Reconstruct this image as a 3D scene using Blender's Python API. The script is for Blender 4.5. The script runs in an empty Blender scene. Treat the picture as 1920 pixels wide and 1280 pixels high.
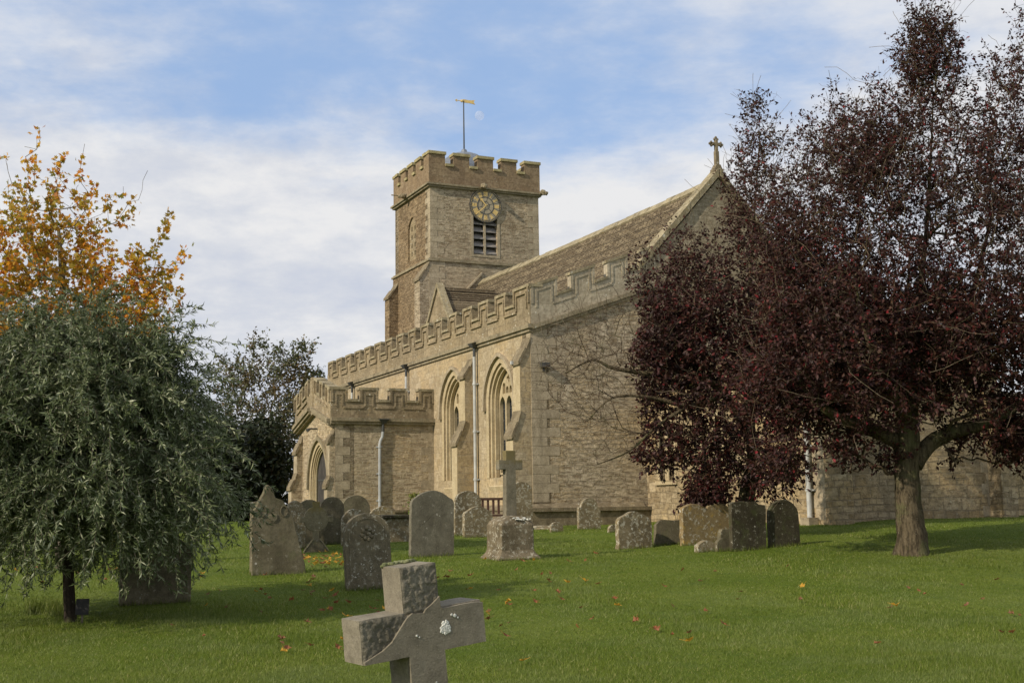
import bpy, bmesh, math, random
import numpy as np
from mathutils import Vector, Matrix, noise as mnoise
from mathutils.geometry import tessellate_polygon

random.seed(7)
rng = np.random.default_rng(11)
R = math.radians
scene = bpy.context.scene

# ------------------------------------------------------------------ camera
F = 2300.0; EYE = 1.5
PITCH = math.atan((945 - 640) / F); RHO = 0.015
c_f = Vector((0, math.cos(PITCH), math.sin(PITCH)))
c_u0 = Vector((0, -math.sin(PITCH), math.cos(PITCH)))
c_r = Vector((1, 0, 0)) * math.cos(RHO) - c_u0 * math.sin(RHO)
c_u = Vector((1, 0, 0)) * math.sin(RHO) + c_u0 * math.cos(RHO)
cam_d = bpy.data.cameras.new('camera'); cam = bpy.data.objects.new('camera', cam_d)
scene.collection.objects.link(cam); scene.camera = cam
cam.matrix_world = Matrix(((c_r.x, c_u.x, -c_f.x, 0), (c_r.y, c_u.y, -c_f.y, 0), (c_r.z, c_u.z, -c_f.z, EYE), (0, 0, 0, 1)))
cam_d.sensor_width = 36; cam_d.lens = F / 1920 * 36
cam_d.clip_start = 0.1; cam_d.clip_end = 8000
CAM = Vector((0, 0, EYE))

# ------------------------------------------------------------------ light
SUN_DIR = Vector((-0.775, -0.632, 0)).normalized()          # horizontal direction towards the sun
SUN_EL = R(32)
to_sun = Vector((SUN_DIR.x * math.cos(SUN_EL), SUN_DIR.y * math.cos(SUN_EL), math.sin(SUN_EL)))
sd = bpy.data.lights.new('sun', 'SUN'); sun = bpy.data.objects.new('sun', sd)
scene.collection.objects.link(sun)
sd.energy = 4.4; sd.angle = R(0.6); sd.color = (1.0, 0.88, 0.70)
sun.rotation_euler = to_sun.to_track_quat('Z', 'Y').to_euler()
scene.view_settings.view_transform = 'Standard'; scene.view_settings.look = 'None'
scene.view_settings.exposure = 0.0; scene.view_settings.gamma = 1.0

world = bpy.data.worlds.new('World'); scene.world = world; world.use_nodes = True


class NT:
    """tiny node-tree helper"""
    def __init__(s, tree):
        s.t = tree; s.n = tree.nodes; s.l = tree.links
        s.n.clear()

    def new(s, ty, **kw):
        nd = s.n.new(ty)
        for k, v in kw.items():
            if k == 'inp':
                for a, b in v.items():
                    if hasattr(b, 'is_output') or isinstance(b, bpy.types.NodeSocket): s.l.new(b, nd.inputs[a])
                    else: nd.inputs[a].default_value = b
            else: setattr(nd, k, v)
        return nd

    def math(s, op, a, b=0.0, c=None, clamp=False):
        nd = s.n.new('ShaderNodeMath'); nd.operation = op; nd.use_clamp = clamp
        for i, v in enumerate((a, b, c)):
            if v is None: continue
            if isinstance(v, bpy.types.NodeSocket): s.l.new(v, nd.inputs[i])
            else: nd.inputs[i].default_value = v
        return nd.outputs[0]

    def mix(s, fac, a, b, blend='MIX'):
        nd = s.n.new('ShaderNodeMix'); nd.data_type = 'RGBA'; nd.blend_type = blend
        for i, v in ((0, fac), (6, a), (7, b)):
            if isinstance(v, bpy.types.NodeSocket): s.l.new(v, nd.inputs[i])
            elif i == 0: nd.inputs[0].default_value = v
            else: nd.inputs[i].default_value = (*v, 1) if len(v) == 3 else v
        return nd.outputs[2]

    def noise(s, vec, scale, detail=4, rough=0.55, out='Fac'):
        nd = s.n.new('ShaderNodeTexNoise'); nd.inputs['Scale'].default_value = scale
        nd.inputs['Detail'].default_value = detail; nd.inputs['Roughness'].default_value = rough
        if vec is not None: s.l.new(vec, nd.inputs['Vector'])
        return nd.outputs[out]

    def step(s, v, lo, hi):
        nd = s.n.new('ShaderNodeMapRange'); nd.interpolation_type = 'SMOOTHSTEP'
        s.l.new(v, nd.inputs[0]); nd.inputs[1].default_value = lo; nd.inputs[2].default_value = hi
        return nd.outputs[0]

    def ramp(s, v, stops):
        nd = s.n.new('ShaderNodeValToRGB'); cr = nd.color_ramp
        while len(cr.elements) > 1: cr.elements.remove(cr.elements[-1])
        cr.elements[0].position = stops[0][0]; cr.elements[0].color = (*stops[0][1], 1)
        for p, c in stops[1:]:
            e = cr.elements.new(p); e.color = (*c, 1)
        s.l.new(v, nd.inputs[0]); return nd.outputs[0]

    def comb(s, x, y, z):
        nd = s.n.new('ShaderNodeCombineXYZ')
        for i, v in enumerate((x, y, z)):
            if isinstance(v, bpy.types.NodeSocket): s.l.new(v, nd.inputs[i])
            else: nd.inputs[i].default_value = v
        return nd.outputs[0]

    def sep(s, v):
        nd = s.n.new('ShaderNodeSeparateXYZ'); s.l.new(v, nd.inputs[0]); return nd.outputs

    def vadd(s, a, b, op='ADD'):
        nd = s.n.new('ShaderNodeVectorMath'); nd.operation = op
        for i, v in enumerate((a, b)):
            if isinstance(v, bpy.types.NodeSocket): s.l.new(v, nd.inputs[i])
            else: nd.inputs[i].default_value = v
        return nd.outputs[0]

    def bump(s, h, strength, dist=0.02, nrm=None):
        nd = s.n.new('ShaderNodeBump'); nd.inputs['Strength'].default_value = strength
        nd.inputs['Distance'].default_value = dist; s.l.new(h, nd.inputs['Height'])
        if nrm is not None: s.l.new(nrm, nd.inputs['Normal'])
        return nd.outputs[0]

    def finish(s, col, rough=0.85, nrm=None, spec=0.3, **kw):
        b = s.n.new('ShaderNodeBsdfPrincipled'); o = s.n.new('ShaderNodeOutputMaterial')
        if isinstance(col, bpy.types.NodeSocket): s.l.new(col, b.inputs['Base Color'])
        else: b.inputs['Base Color'].default_value = (*col, 1)
        if isinstance(rough, bpy.types.NodeSocket): s.l.new(rough, b.inputs['Roughness'])
        else: b.inputs['Roughness'].default_value = rough
        b.inputs['Specular IOR Level'].default_value = spec
        for k, v in kw.items(): b.inputs[k].default_value = v
        if nrm is not None: s.l.new(nrm, b.inputs['Normal'])
        s.l.new(b.outputs[0], o.inputs[0]); return b


# sky with procedural cloud
w = NT(world.node_tree)
wo = w.new('ShaderNodeOutputWorld'); bg = w.new('ShaderNodeBackground')
sky = w.new('ShaderNodeTexSky', sky_type='NISHITA', sun_disc=False, sun_elevation=SUN_EL,
            sun_rotation=math.atan2(SUN_DIR.x, SUN_DIR.y), altitude=50, air_density=1.0, dust_density=0.6, ozone_density=1.2)
tc = w.new('ShaderNodeTexCoord'); dx, dy, dz = w.sep(tc.outputs['Generated'])
den = w.math('ADD', w.math('MAXIMUM', dz, 0.0), 0.16)
cu = w.math('DIVIDE', dx, den); cv = w.math('DIVIDE', dy, den)
cvec = w.comb(w.math('MULTIPLY', cu, 0.75), cv, 0.0)
warp = w.noise(cvec, 0.9, 3, 0.5, 'Color')
cvec2 = w.vadd(cvec, w.vadd(warp, (0.9, 0.9, 0.9), 'MULTIPLY'))
n1 = w.noise(cvec2, 0.62, 9, 0.56)
n2 = w.noise(cvec2, 1.7, 7, 0.6)
elev = w.math('ARCTANGENT', w.math('DIVIDE', dz, w.math('SQRT', w.math('ADD', w.math('MULTIPLY', dx, dx), w.math('MULTIPLY', dy, dy)))))
azi = w.math('ARCTANGENT', w.math('DIVIDE', dx, w.math('MAXIMUM', dy, 0.01)))
# a clearer band in the upper middle of the view, cloud towards the horizon and the corners
g1 = w.math('MULTIPLY', w.math('SUBTRACT', azi, -0.03), 2.6)
g2 = w.math('MULTIPLY', w.math('SUBTRACT', elev, 0.355), 8.5)
gap = w.math('EXPONENT', w.math('MULTIPLY', w.math('ADD', w.math('MULTIPLY', g1, g1), w.math('MULTIPLY', g2, g2)), -1.0))
n4 = w.noise(w.comb(w.math('MULTIPLY', azi, 5.0), w.math('MULTIPLY', elev, 12.0), 3.7), 1.5, 6, 0.6)
cov = w.math('SUBTRACT', w.math('ADD', w.math('ADD', w.math('MULTIPLY', n1, 0.55), w.math('MULTIPLY', n4, 0.45)), w.math('MULTIPLY', w.math('SUBTRACT', n2, 0.5), 0.38)), w.math('MULTIPLY', gap, 0.27))
cov = w.math('ADD', cov, w.math('MULTIPLY', w.step(elev, 0.34, 0.20), 0.17))
fac = w.step(w.math('ADD', cov, w.math('MULTIPLY', w.math('SUBTRACT', w.noise(cvec2, 5.5, 6, 0.65), 0.5), 0.10)), 0.24, 0.54)
facm = w.math('ADD', w.math('MULTIPLY', fac, w.math('SUBTRACT', 0.97, w.math('MULTIPLY', w.step(elev, 0.30, 0.40), 0.17))), 0.06)
h1 = w.math('MULTIPLY', w.math('SUBTRACT', azi, 0.10), 7.0); h2 = w.math('MULTIPLY', w.math('SUBTRACT', elev, 0.262), 18.0)
bank = w.math('EXPONENT', w.math('MULTIPLY', w.math('ADD', w.math('MULTIPLY', h1, h1), w.math('MULTIPLY', h2, h2)), -1.0))
n3 = w.noise(w.comb(w.math('MULTIPLY', azi, 6.0), w.math('MULTIPLY', elev, 13.0), 0.0), 2.2, 6, 0.6)
shade = w.math('ADD', w.math('ADD', w.math('MULTIPLY', n2, 0.30), w.math('MULTIPLY', n3, 0.50)), w.math('ADD', w.math('MULTIPLY', n1, 0.20), w.math('MULTIPLY', bank, 0.12)))
cloudcol = w.ramp(shade, [(0.36, (6.2, 6.7, 7.9)), (0.47, (7.3, 7.6, 8.3)), (0.58, (9.0, 9.0, 9.1))])
skyb = w.mix(1.0, sky.outputs[0], (0.93, 1.22, 1.42), 'MULTIPLY')
skyb = w.mix(0.75, skyb, (3.9, 5.7, 9.0))
colr = w.mix(facm, skyb, cloudcol)
w.l.new(colr, bg.inputs[0]); bg.inputs[1].default_value = 0.092
w.l.new(bg.outputs[0], wo.inputs[0])


# ------------------------------------------------------------------ materials
def mat(name):
    m = bpy.data.materials.new(name); m.use_nodes = True
    return m, NT(m.node_tree)


def objvec(t, rnd=False):
    v = t.new('ShaderNodeTexCoord').outputs['Object']
    if rnd:
        r = t.new('ShaderNodeObjectInfo').outputs['Random']
        v = t.vadd(v, t.comb(t.math('MULTIPLY', r, 37.0), t.math('MULTIPLY', r, 91.0), t.math('MULTIPLY', r, 53.0)))
    return v


def masonry(name, c1, c2, mortar, bw, rh, warp=0.03, stain=0.5, staincol=(0.12, 0.10, 0.07), lichen=0.2,
            msize=0.012, bstr=0.6, warm=0.35, dash=0.6, dcol=(0.17, 0.12, 0.07)):
    m, t = mat(name)
    v = objvec(t); x, y, z = t.sep(v)
    wn = t.noise(v, 2.2, 3, 0.6, 'Color'); wx, wy, wz = t.sep(wn)
    lw = t.noise(v, 0.45, 2, 0.5)
    a = t.math('ADD', t.math('ADD', x, y), t.math('MULTIPLY', t.math('SUBTRACT', wx, 0.5), warp * 3))
    c = t.math('ADD', t.math('ADD', z, t.math('MULTIPLY', t.math('SUBTRACT', wz, 0.5), warp * 2)),
               t.math('MULTIPLY', lw, rh * 1.6))
    bv = t.comb(a, c, 0.0)
    def br(s, w_, h_, off):
        b = t.new('ShaderNodeTexBrick', inp={'Vector': bv, 'Scale': 1.0, 'Mortar Size': msize, 'Mortar Smooth': 0.25,
                                             'Bias': 0.0, 'Brick Width': w_, 'Row Height': h_})
        b.offset = off; b.offset_frequency = 2; b.squash = 0.62; b.squash_frequency = 3
        b.inputs['Color1'].default_value = (0, 0, 0, 1); b.inputs['Color2'].default_value = (1, 1, 1, 1)
        b.inputs['Mortar'].default_value = (0.5, 0.5, 0.5, 1)
        return b
    b1 = br(1, bw, rh, 0.43)
    b2 = br(1, bw * 1.7, rh * 2.0, 0.31)          # occasional larger blocks share the coursing
    sel = t.step(t.noise(v, 1.1, 2, 0.4), 0.52, 0.55)
    fac = t.math('ADD', t.math('MULTIPLY', b1.outputs['Fac'], t.math('SUBTRACT', 1.0, sel)), t.math('MULTIPLY', b2.outputs['Fac'], sel))
    rnd = t.mix(sel, b1.outputs['Color'], b2.outputs['Color'])
    n_a = t.noise(v, 9.0, 6, 0.65); n_b = t.noise(v, 0.7, 4, 0.6); n_c = t.noise(v, 34.0, 4, 0.6)
    stone = t.mix(rnd, c1, c2)
    stone = t.mix(t.step(n_b, 0.42, 0.62), stone, t.mix(warm, stone, (0.56, 0.40, 0.19)))
    stone = t.mix(t.math('MULTIPLY', t.step(n_a, 0.38, 0.72), 0.65), stone, (c1[0] * 0.50, c1[1] * 0.47, c1[2] * 0.44))
    col = t.mix(t.math('MULTIPLY', fac, t.step(n_a, 0.25, 0.6)), stone, mortar)
    ds = t.noise(t.vadd(v, (3.0, 3.0, 11.0), 'MULTIPLY'), 1.0, 5, 0.72)
    zone = t.math('ADD', 0.35, t.math('MULTIPLY', t.step(t.noise(v, 0.55, 3, 0.6), 0.35, 0.6), 0.65))
    col = t.mix(t.math('MULTIPLY', t.math('MULTIPLY', t.step(ds, 0.53, 0.63), dash), zone), col, dcol)
    col = t.mix(t.math('MULTIPLY', t.step(ds, 0.45, 0.36), dash * 0.5), col, (min(1, c2[0] * 1.25), min(1, c2[1] * 1.25), min(1, c2[2] * 1.25)))
    st = t.noise(t.vadd(v, (1.0, 1.0, 0.35), 'MULTIPLY'), 1.3, 6, 0.68)
    col = t.mix(t.math('MULTIPLY', t.step(st, 0.46, 0.70), stain), col, staincol)
    if lichen > 0:
        vo = t.new('ShaderNodeTexVoronoi', inp={'Vector': t.vadd(v, t.vadd(wn, (0.25, 0.25, 0.25), 'MULTIPLY')), 'Scale': 7.0}).outputs['Distance']
        lf = t.math('MULTIPLY', t.step(vo, 0.23, 0.12), t.step(t.noise(v, 2.3, 3), 0.47, 0.62))
        col = t.mix(t.math('MULTIPLY', lf, lichen), col, (0.62, 0.60, 0.50))
        yl = t.math('MULTIPLY', t.step(t.noise(v, 5.5, 5, 0.7), 0.62, 0.72), lichen * 0.8)
        col = t.mix(yl, col, (0.42, 0.27, 0.06))
    h = t.math('ADD', t.math('MULTIPLY', fac, -1.0), t.math('ADD', t.math('MULTIPLY', n_a, 0.9), t.math('MULTIPLY', n_c, 0.35)))
    h = t.math('ADD', h, t.math('MULTIPLY', t.sep(rnd)[0], 0.5))
    h = t.math('SUBTRACT', h, t.math('MULTIPLY', t.step(ds, 0.50, 0.62), dash))
    t.finish(col, 0.93, t.bump(h, bstr, 0.04), 0.15)
    return m


M = {}
M['aisle'] = masonry('aisle_stone', (0.348, 0.282, 0.181), (0.470, 0.397, 0.275), (0.288, 0.238, 0.165), 0.46, 0.21, 0.03, 0.40, (0.226, 0.177, 0.115), 0.25, 0.012, 0.4, dash=0.22)
M['aisle_end'] = masonry('aisle_end_stone', (0.369, 0.305, 0.211), (0.527, 0.450, 0.331), (0.390, 0.335, 0.241), 0.38, 0.125, 0.05, 0.35, (0.242, 0.190, 0.131), 0.25, 0.018, 0.9, dash=0.75)
M['rubble'] = masonry('rubble_stone', (0.358, 0.290, 0.196), (0.525, 0.440, 0.307), (0.449, 0.380, 0.269), 0.30, 0.115, 0.055, 0.4, (0.212, 0.166, 0.110), 0.35, 0.018, 0.75, dash=0.60)
M['tower'] = masonry('tower_stone', (0.306, 0.250, 0.173), (0.475, 0.399, 0.287), (0.421, 0.361, 0.258), 0.44, 0.15, 0.05, 0.45, (0.191, 0.144, 0.101), 0.3, 0.02, 0.8, warm=0.12, dash=0.65)
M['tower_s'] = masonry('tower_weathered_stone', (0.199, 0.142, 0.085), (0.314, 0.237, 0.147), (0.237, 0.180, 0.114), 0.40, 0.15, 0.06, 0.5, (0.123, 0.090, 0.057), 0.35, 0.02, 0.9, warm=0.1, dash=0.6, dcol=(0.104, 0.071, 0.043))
M['parapet'] = masonry('parapet_stone', (0.245, 0.202, 0.131), (0.343, 0.284, 0.191), (0.179, 0.144, 0.097), 0.75, 0.34, 0.02, 0.7, (0.139, 0.111, 0.072), 0.8, 0.01, 0.5, warm=0.12, dash=0.2)
M['tparapet'] = masonry('tower_parapet_stone', (0.215, 0.155, 0.099), (0.275, 0.211, 0.138), (0.172, 0.129, 0.082), 0.6, 0.3, 0.02, 0.5, (0.146, 0.107, 0.069), 0.3, 0.01, 0.35, warm=0.08, dash=0.25, dcol=(0.129, 0.090, 0.056))
M['parapet_e'] = masonry('aisle_end_parapet_stone', (0.342, 0.302, 0.222), (0.479, 0.424, 0.320), (0.284, 0.244, 0.174), 0.9, 0.36, 0.02, 0.5, (0.227, 0.192, 0.137), 0.9, 0.008, 0.4, warm=0.06, dash=0.12)
M['nave_e'] = masonry('nave_gable_stone', (0.27, 0.23, 0.16), (0.38, 0.33, 0.24), (0.28, 0.235, 0.16), 0.40, 0.15, 0.04, 0.5, (0.18, 0.145, 0.10), 0.5, 0.014, 0.7, warm=0.1, dash=0.45)
M['chancel'] = masonry('chancel_stone', (0.24, 0.185, 0.11), (0.47, 0.39, 0.26), (0.25, 0.20, 0.13), 0.38, 0.16, 0.022, 0.35, (0.18, 0.135, 0.08), 0.25, 0.020, 0.9, warm=0.45, dash=0.22)


def plain_stone(name, c1, c2, lichen=0.3, white=0.4, yellow=0.2, stain=0.5, rnd=False, bstr=0.5, spotscale=16, green=0.0, fine=60, ytop=None, sweep=True):
    m, t = mat(name)
    v = objvec(t, rnd)
    n_a = t.noise(v, 3.0, 6, 0.65); n_b = t.noise(v, 16.0, 6, 0.7); n_c = t.noise(v, fine, 5, 0.7)
    col = t.mix(t.step(n_a, 0.35, 0.65), c1, c2)
    col = t.mix(t.math('MULTIPLY', t.step(n_b, 0.40, 0.70), 0.55), col, tuple(k * 0.55 for k in c1))
    col = t.mix(t.math('MULTIPLY', t.step(t.noise(t.vadd(v, (1.0, 1.0, 0.3), 'MULTIPLY'), 2.1, 6, 0.7), 0.48, 0.66), stain), col, tuple(k * 0.42 for k in c1))
    if green: col = t.mix(t.math('MULTIPLY', t.step(t.noise(v, 4.2, 5, 0.7), 0.5, 0.68), green), col, (0.09, 0.11, 0.035))
    wn = t.noise(v, 14.0, 3, 0.6, 'Color')
    vv = t.vadd(v, t.vadd(wn, (0.07, 0.07, 0.07), 'MULTIPLY'))
    if white > 0:
        vo = t.new('ShaderNodeTexVoronoi', inp={'Vector': vv, 'Scale': float(spotscale)}).outputs
        sz = t.math('MULTIPLY', t.sep(vo['Color'])[0], 0.30)
        spot = t.math('GREATER_THAN', sz, vo['Distance'])
        patch = t.step(t.noise(v, 3.6, 4, 0.6), 0.60 - 0.16 * white, 0.70 - 0.10 * white)
        col = t.mix(t.math('MULTIPLY', t.math('MULTIPLY', spot, patch), min(1, 0.55 + white * 0.4)), col, (0.55, 0.54, 0.47))
        blot = t.math('MULTIPLY', t.step(t.noise(v, 11.0, 6, 0.75), 0.62 - 0.11 * white, 0.68 - 0.08 * white), min(0.85, white))
        col = t.mix(blot, col, (0.44, 0.42, 0.34))
    if yellow > 0:
        yb = t.math('MULTIPLY', t.step(t.noise(v, 6.5, 5, 0.72), 0.60 - 0.10 * yellow, 0.70), yellow)
        col = t.mix(yb, col, (0.36, 0.24, 0.05))
    col = t.mix(t.math('MULTIPLY', t.step(n_c, 0.56, 0.64), 0.5), col, tuple(k * 0.4 for k in c1))
    col = t.mix(t.math('MULTIPLY', t.step(n_c, 0.44, 0.36), 0.3), col, tuple(min(1, k * 1.6) for k in c2))
    if ytop:
        zz_ = t.sep(t.new('ShaderNodeTexCoord').outputs['Object'])[2]
        zf = t.step(t.math('ADD', zz_, t.math('MULTIPLY', t.math('SUBTRACT', n_b, 0.5), 0.30)), ytop - 0.06, ytop + 0.10)
        col = t.mix(t.math('MULTIPLY', zf, 0.7), col, t.mix(n_b, (0.11, 0.095, 0.04), (0.22, 0.165, 0.05)))
    h = t.math('ADD', t.math('MULTIPLY', n_b, 1.0), t.math('MULTIPLY', n_c, 0.6))
    t.finish(col, 0.92, t.bump(h, bstr, 0.012), 0.2)
    return m


M['dress'] = plain_stone('dressed_stone', (0.42, 0.34, 0.21), (0.50, 0.42, 0.275), 0.2, 0.0, 0.0, 0.35, bstr=0.3)
M['quoin'] = plain_stone('quoin_stone', (0.317, 0.264, 0.181), (0.445, 0.377, 0.270), 0.2, 0.20, 0.10, 0.55, bstr=0.5)
M['coping'] = plain_stone('coping_stone', (0.22, 0.185, 0.115), (0.36, 0.31, 0.20), 0.5, 0.6, 0.35, 0.5, bstr=0.5, spotscale=6)
M['tcoping'] = plain_stone('tower_coping_stone', (0.27, 0.23, 0.12), (0.42, 0.37, 0.21), 0.5, 0.3, 0.5, 0.3, bstr=0.5, spotscale=6)
M['weather'] = plain_stone('weathering_stone', (0.155, 0.125, 0.08), (0.26, 0.215, 0.14), 0.5, 0.4, 0.2, 0.5, bstr=0.6, spotscale=7)
M['string'] = plain_stone('string_stone', (0.22, 0.185, 0.12), (0.32, 0.27, 0.18), 0.5, 0.5, 0.2, 0.6, bstr=0.6, spotscale=5)
M['g_grey'] = plain_stone('headstone_grey', (0.119, 0.103, 0.065), (0.170, 0.150, 0.098), 0.3, 0.30, 0.12, 0.5, True, green=0.25)
M['g_slate'] = plain_stone('headstone_slate', (0.142, 0.129, 0.095), (0.185, 0.172, 0.129), 0.2, 0.30, 0.05, 0.4, True, 0.3)
M['g_spot'] = plain_stone('headstone_spotted', (0.142, 0.120, 0.077), (0.189, 0.163, 0.107), 0.6, 0.70, 0.12, 0.4, True, spotscale=20)
M['g_lich'] = plain_stone('headstone_lichened', (0.172, 0.138, 0.082), (0.249, 0.206, 0.129), 0.9, 1.0, 0.35, 0.6, True, 0.8, spotscale=13)
M['g_dark'] = plain_stone('headstone_dark', (0.048, 0.040, 0.024), (0.072, 0.064, 0.040), 0.3, 0.50, 0.05, 0.5, True, green=0.35)
M['g_yellow'] = plain_stone('headstone_yellow_lichen', (0.206, 0.150, 0.073), (0.258, 0.198, 0.103), 0.8, 0.75, 0.8, 0.4, True, 0.7)
M['g_cross'] = plain_stone('cross_smooth', (0.195, 0.172, 0.128), (0.25, 0.226, 0.172), 0.1, 0.08, 0.0, 0.30, True, 0.5, fine=110)
M['g_rough'] = plain_stone('cross_rough', (0.15, 0.135, 0.10), (0.25, 0.23, 0.18), 0.2, 0.14, 0.0, 0.5, True, 1.0, fine=80)
M['lichen'] = plain_stone('white_lichen', (0.60, 0.60, 0.55), (0.72, 0.72, 0.66), 0, 0, 0, 0.3, True, 1.0)
M['moss'] = plain_stone('moss', (0.13, 0.15, 0.06), (0.22, 0.23, 0.12), 0, 0.2, 0, 0.3, True, 1.0)


def roofmat(name):
    m, t = mat(name)
    v = objvec(t); x, y, z = t.sep(v)
    wn = t.noise(v, 4.0, 3, 0.6, 'Color'); wx, wy, wz = t.sep(wn)
    a = t.math('ADD', y, t.math('MULTIPLY', t.math('SUBTRACT', wx, 0.5), 0.10))
    c = t.math('ADD', t.math('MULTIPLY', z, 1.36), t.math('MULTIPLY', t.math('SUBTRACT', wz, 0.5), 0.09))
    b = t.new('ShaderNodeTexBrick', inp={'Vector': t.comb(a, c, 0.0), 'Scale': 1.0, 'Mortar Size': 0.016, 'Mortar Smooth': 0.5,
                                         'Brick Width': 0.26, 'Row Height': 0.155})
    b.inputs['Color1'].default_value = (0, 0, 0, 1); b.inputs['Color2'].default_value = (1, 1, 1, 1); b.inputs['Mortar'].default_value = (0.3, 0.3, 0.3, 1)
    col = t.mix(b.outputs['Color'], (0.095, 0.072, 0.046), (0.23, 0.185, 0.12))
    col = t.mix(t.math('MULTIPLY', b.outputs['Fac'], 0.9), col, (0.045, 0.033, 0.022))
    nb = t.noise(v, 2.0, 6, 0.7); nc = t.noise(v, 12.0, 5, 0.7)
    col = t.mix(t.math('MULTIPLY', t.step(nb, 0.5, 0.68), 0.6), col, (0.13, 0.10, 0.06))
    col = t.mix(t.math('MULTIPLY', t.step(nc, 0.56, 0.64), 0.6), col, (0.33, 0.29, 0.20))
    col = t.mix(t.math('MULTIPLY', t.step(t.noise(v, 7.0, 4, 0.7), 0.6, 0.68), 0.35), col, (0.22, 0.17, 0.05))
    saw = t.math('FRACT', t.math('DIVIDE', c, 0.155))
    h = t.math('SUBTRACT', t.math('ADD', t.math('MULTIPLY', nc, 0.8), t.math('MULTIPLY', t.math('SUBTRACT', 1.0, saw), 1.1)), b.outputs['Fac'])
    h = t.math('ADD', h, t.math('MULTIPLY', t.sep(b.outputs['Color'])[0], 0.5))
    t.finish(col, 0.95, t.bump(h, 1.0, 0.05), 0.15)
    return m


M['roof'] = roofmat('stone_slates')


def simple(name, col, rough=0.6, metal=0.0, var=0.15, scale=8.0, spec=0.4, bstr=0.1):
    m, t = mat(name); v = objvec(t)
    n_ = t.noise(v, scale, 5, 0.65)
    c = t.mix(t.math('MULTIPLY', t.step(n_, 0.35, 0.7), 1.0), tuple(k * (1 - var) for k in col), tuple(min(1, k * (1 + var)) for k in col))
    t.finish(c, rough, t.bump(n_, bstr, 0.01), spec, Metallic=metal)
    return m


M['pipe'] = simple('painted_pipe', (0.42, 0.43, 0.42), 0.5, 0, 0.14, 3)
M['pipe_d'] = simple('painted_pipe_grey_blue', (0.33, 0.35, 0.36), 0.5, 0, 0.14, 3)
M['iron'] = simple('dark_iron', (0.055, 0.058, 0.058), 0.6)
M['lead'] = simple('lead', (0.16, 0.18, 0.21), 0.5, 0.2)
M['glass'] = simple('leaded_glass', (0.035, 0.04, 0.045), 0.25, 0, 0.4, 20)
M['gold'] = simple('gold_leaf', (0.72, 0.52, 0.20), 0.5, 0.15)
M['dial'] = simple('dial_stone', (0.36, 0.31, 0.22), 0.8)
M['louvre'] = simple('slate_louvre', (0.22, 0.205, 0.19), 0.8)
M['oak'] = simple('weathered_oak', (0.05, 0.045, 0.042), 0.75, 0, 0.3, 5)
M['bench'] = simple('bench_wood', (0.09, 0.045, 0.03), 0.7)
M['black'] = simple('black_plastic', (0.012, 0.012, 0.011), 0.6)
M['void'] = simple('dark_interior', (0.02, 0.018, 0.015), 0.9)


def bark(name, c1, c2, sc=1.0):
    m, t = mat(name); v = objvec(t)
    vv = t.vadd(v, (6.0 * sc, 6.0 * sc, 1.4 * sc), 'MULTIPLY')
    n1_ = t.noise(vv, 3.0, 7, 0.7); n2_ = t.noise(v, 24.0, 5, 0.7); n3 = t.noise(v, 2.5, 4, 0.6)
    c = t.mix(t.step(n1_, 0.38, 0.62), c1, c2)
    c = t.mix(t.math('MULTIPLY', t.step(n3, 0.5, 0.65), 0.5), c, (0.11, 0.12, 0.05))
    c = t.mix(t.math('MULTIPLY', t.step(n2_, 0.6, 0.68), 0.5), c, (0.26, 0.25, 0.19))
    t.finish(c, 0.95, t.bump(t.math('ADD', n1_, t.math('MULTIPLY', n2_, 0.4)), 0.9, 0.04), 0.1)
    return m


M['bark'] = bark('plum_bark', (0.045, 0.036, 0.023), (0.125, 0.100, 0.064))
M['twig'] = bark('plum_twig', (0.055, 0.040, 0.028), (0.15, 0.11, 0.075))
M['twig_l'] = bark('pale_twig', (0.13, 0.10, 0.07), (0.25, 0.20, 0.14))
M['bark_d'] = bark('pear_bark', (0.025, 0.02, 0.016), (0.05, 0.04, 0.03))
M['bark_g'] = bark('maple_bark', (0.12, 0.10, 0.08), (0.22, 0.19, 0.15))


def leafmat(name, stops, trans=0.25, rough=0.55, clump=0.35, clumpcol=None):
    m, t = mat(name)
    g = t.new('ShaderNodeNewGeometry').outputs['Random Per Island']
    v = objvec(t)
    c = t.ramp(g, stops)
    if name == 'grass_blade': c = t.mix(t.math('MULTIPLY', t.step(t.noise(v, 0.38, 5, 0.65), 0.42, 0.62), 0.55), c, (0.078, 0.122, 0.014))
    if clumpcol: c = t.mix(t.math('MULTIPLY', t.step(t.noise(v, 0.9, 3, 0.6), 0.45, 0.62), clump), c, clumpcol)
    b = t.new('ShaderNodeBsdfPrincipled', inp={'Base Color': c, 'Roughness': rough, 'Specular IOR Level': 0.3})
    tr = t.new('ShaderNodeBsdfTranslucent', inp={'Color': c})
    mx = t.new('ShaderNodeMixShader', inp={0: trans, 1: b.outputs[0], 2: tr.outputs[0]})
    o = t.new('ShaderNodeOutputMaterial'); t.l.new(mx.outputs[0], o.inputs[0])
    return m


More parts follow.
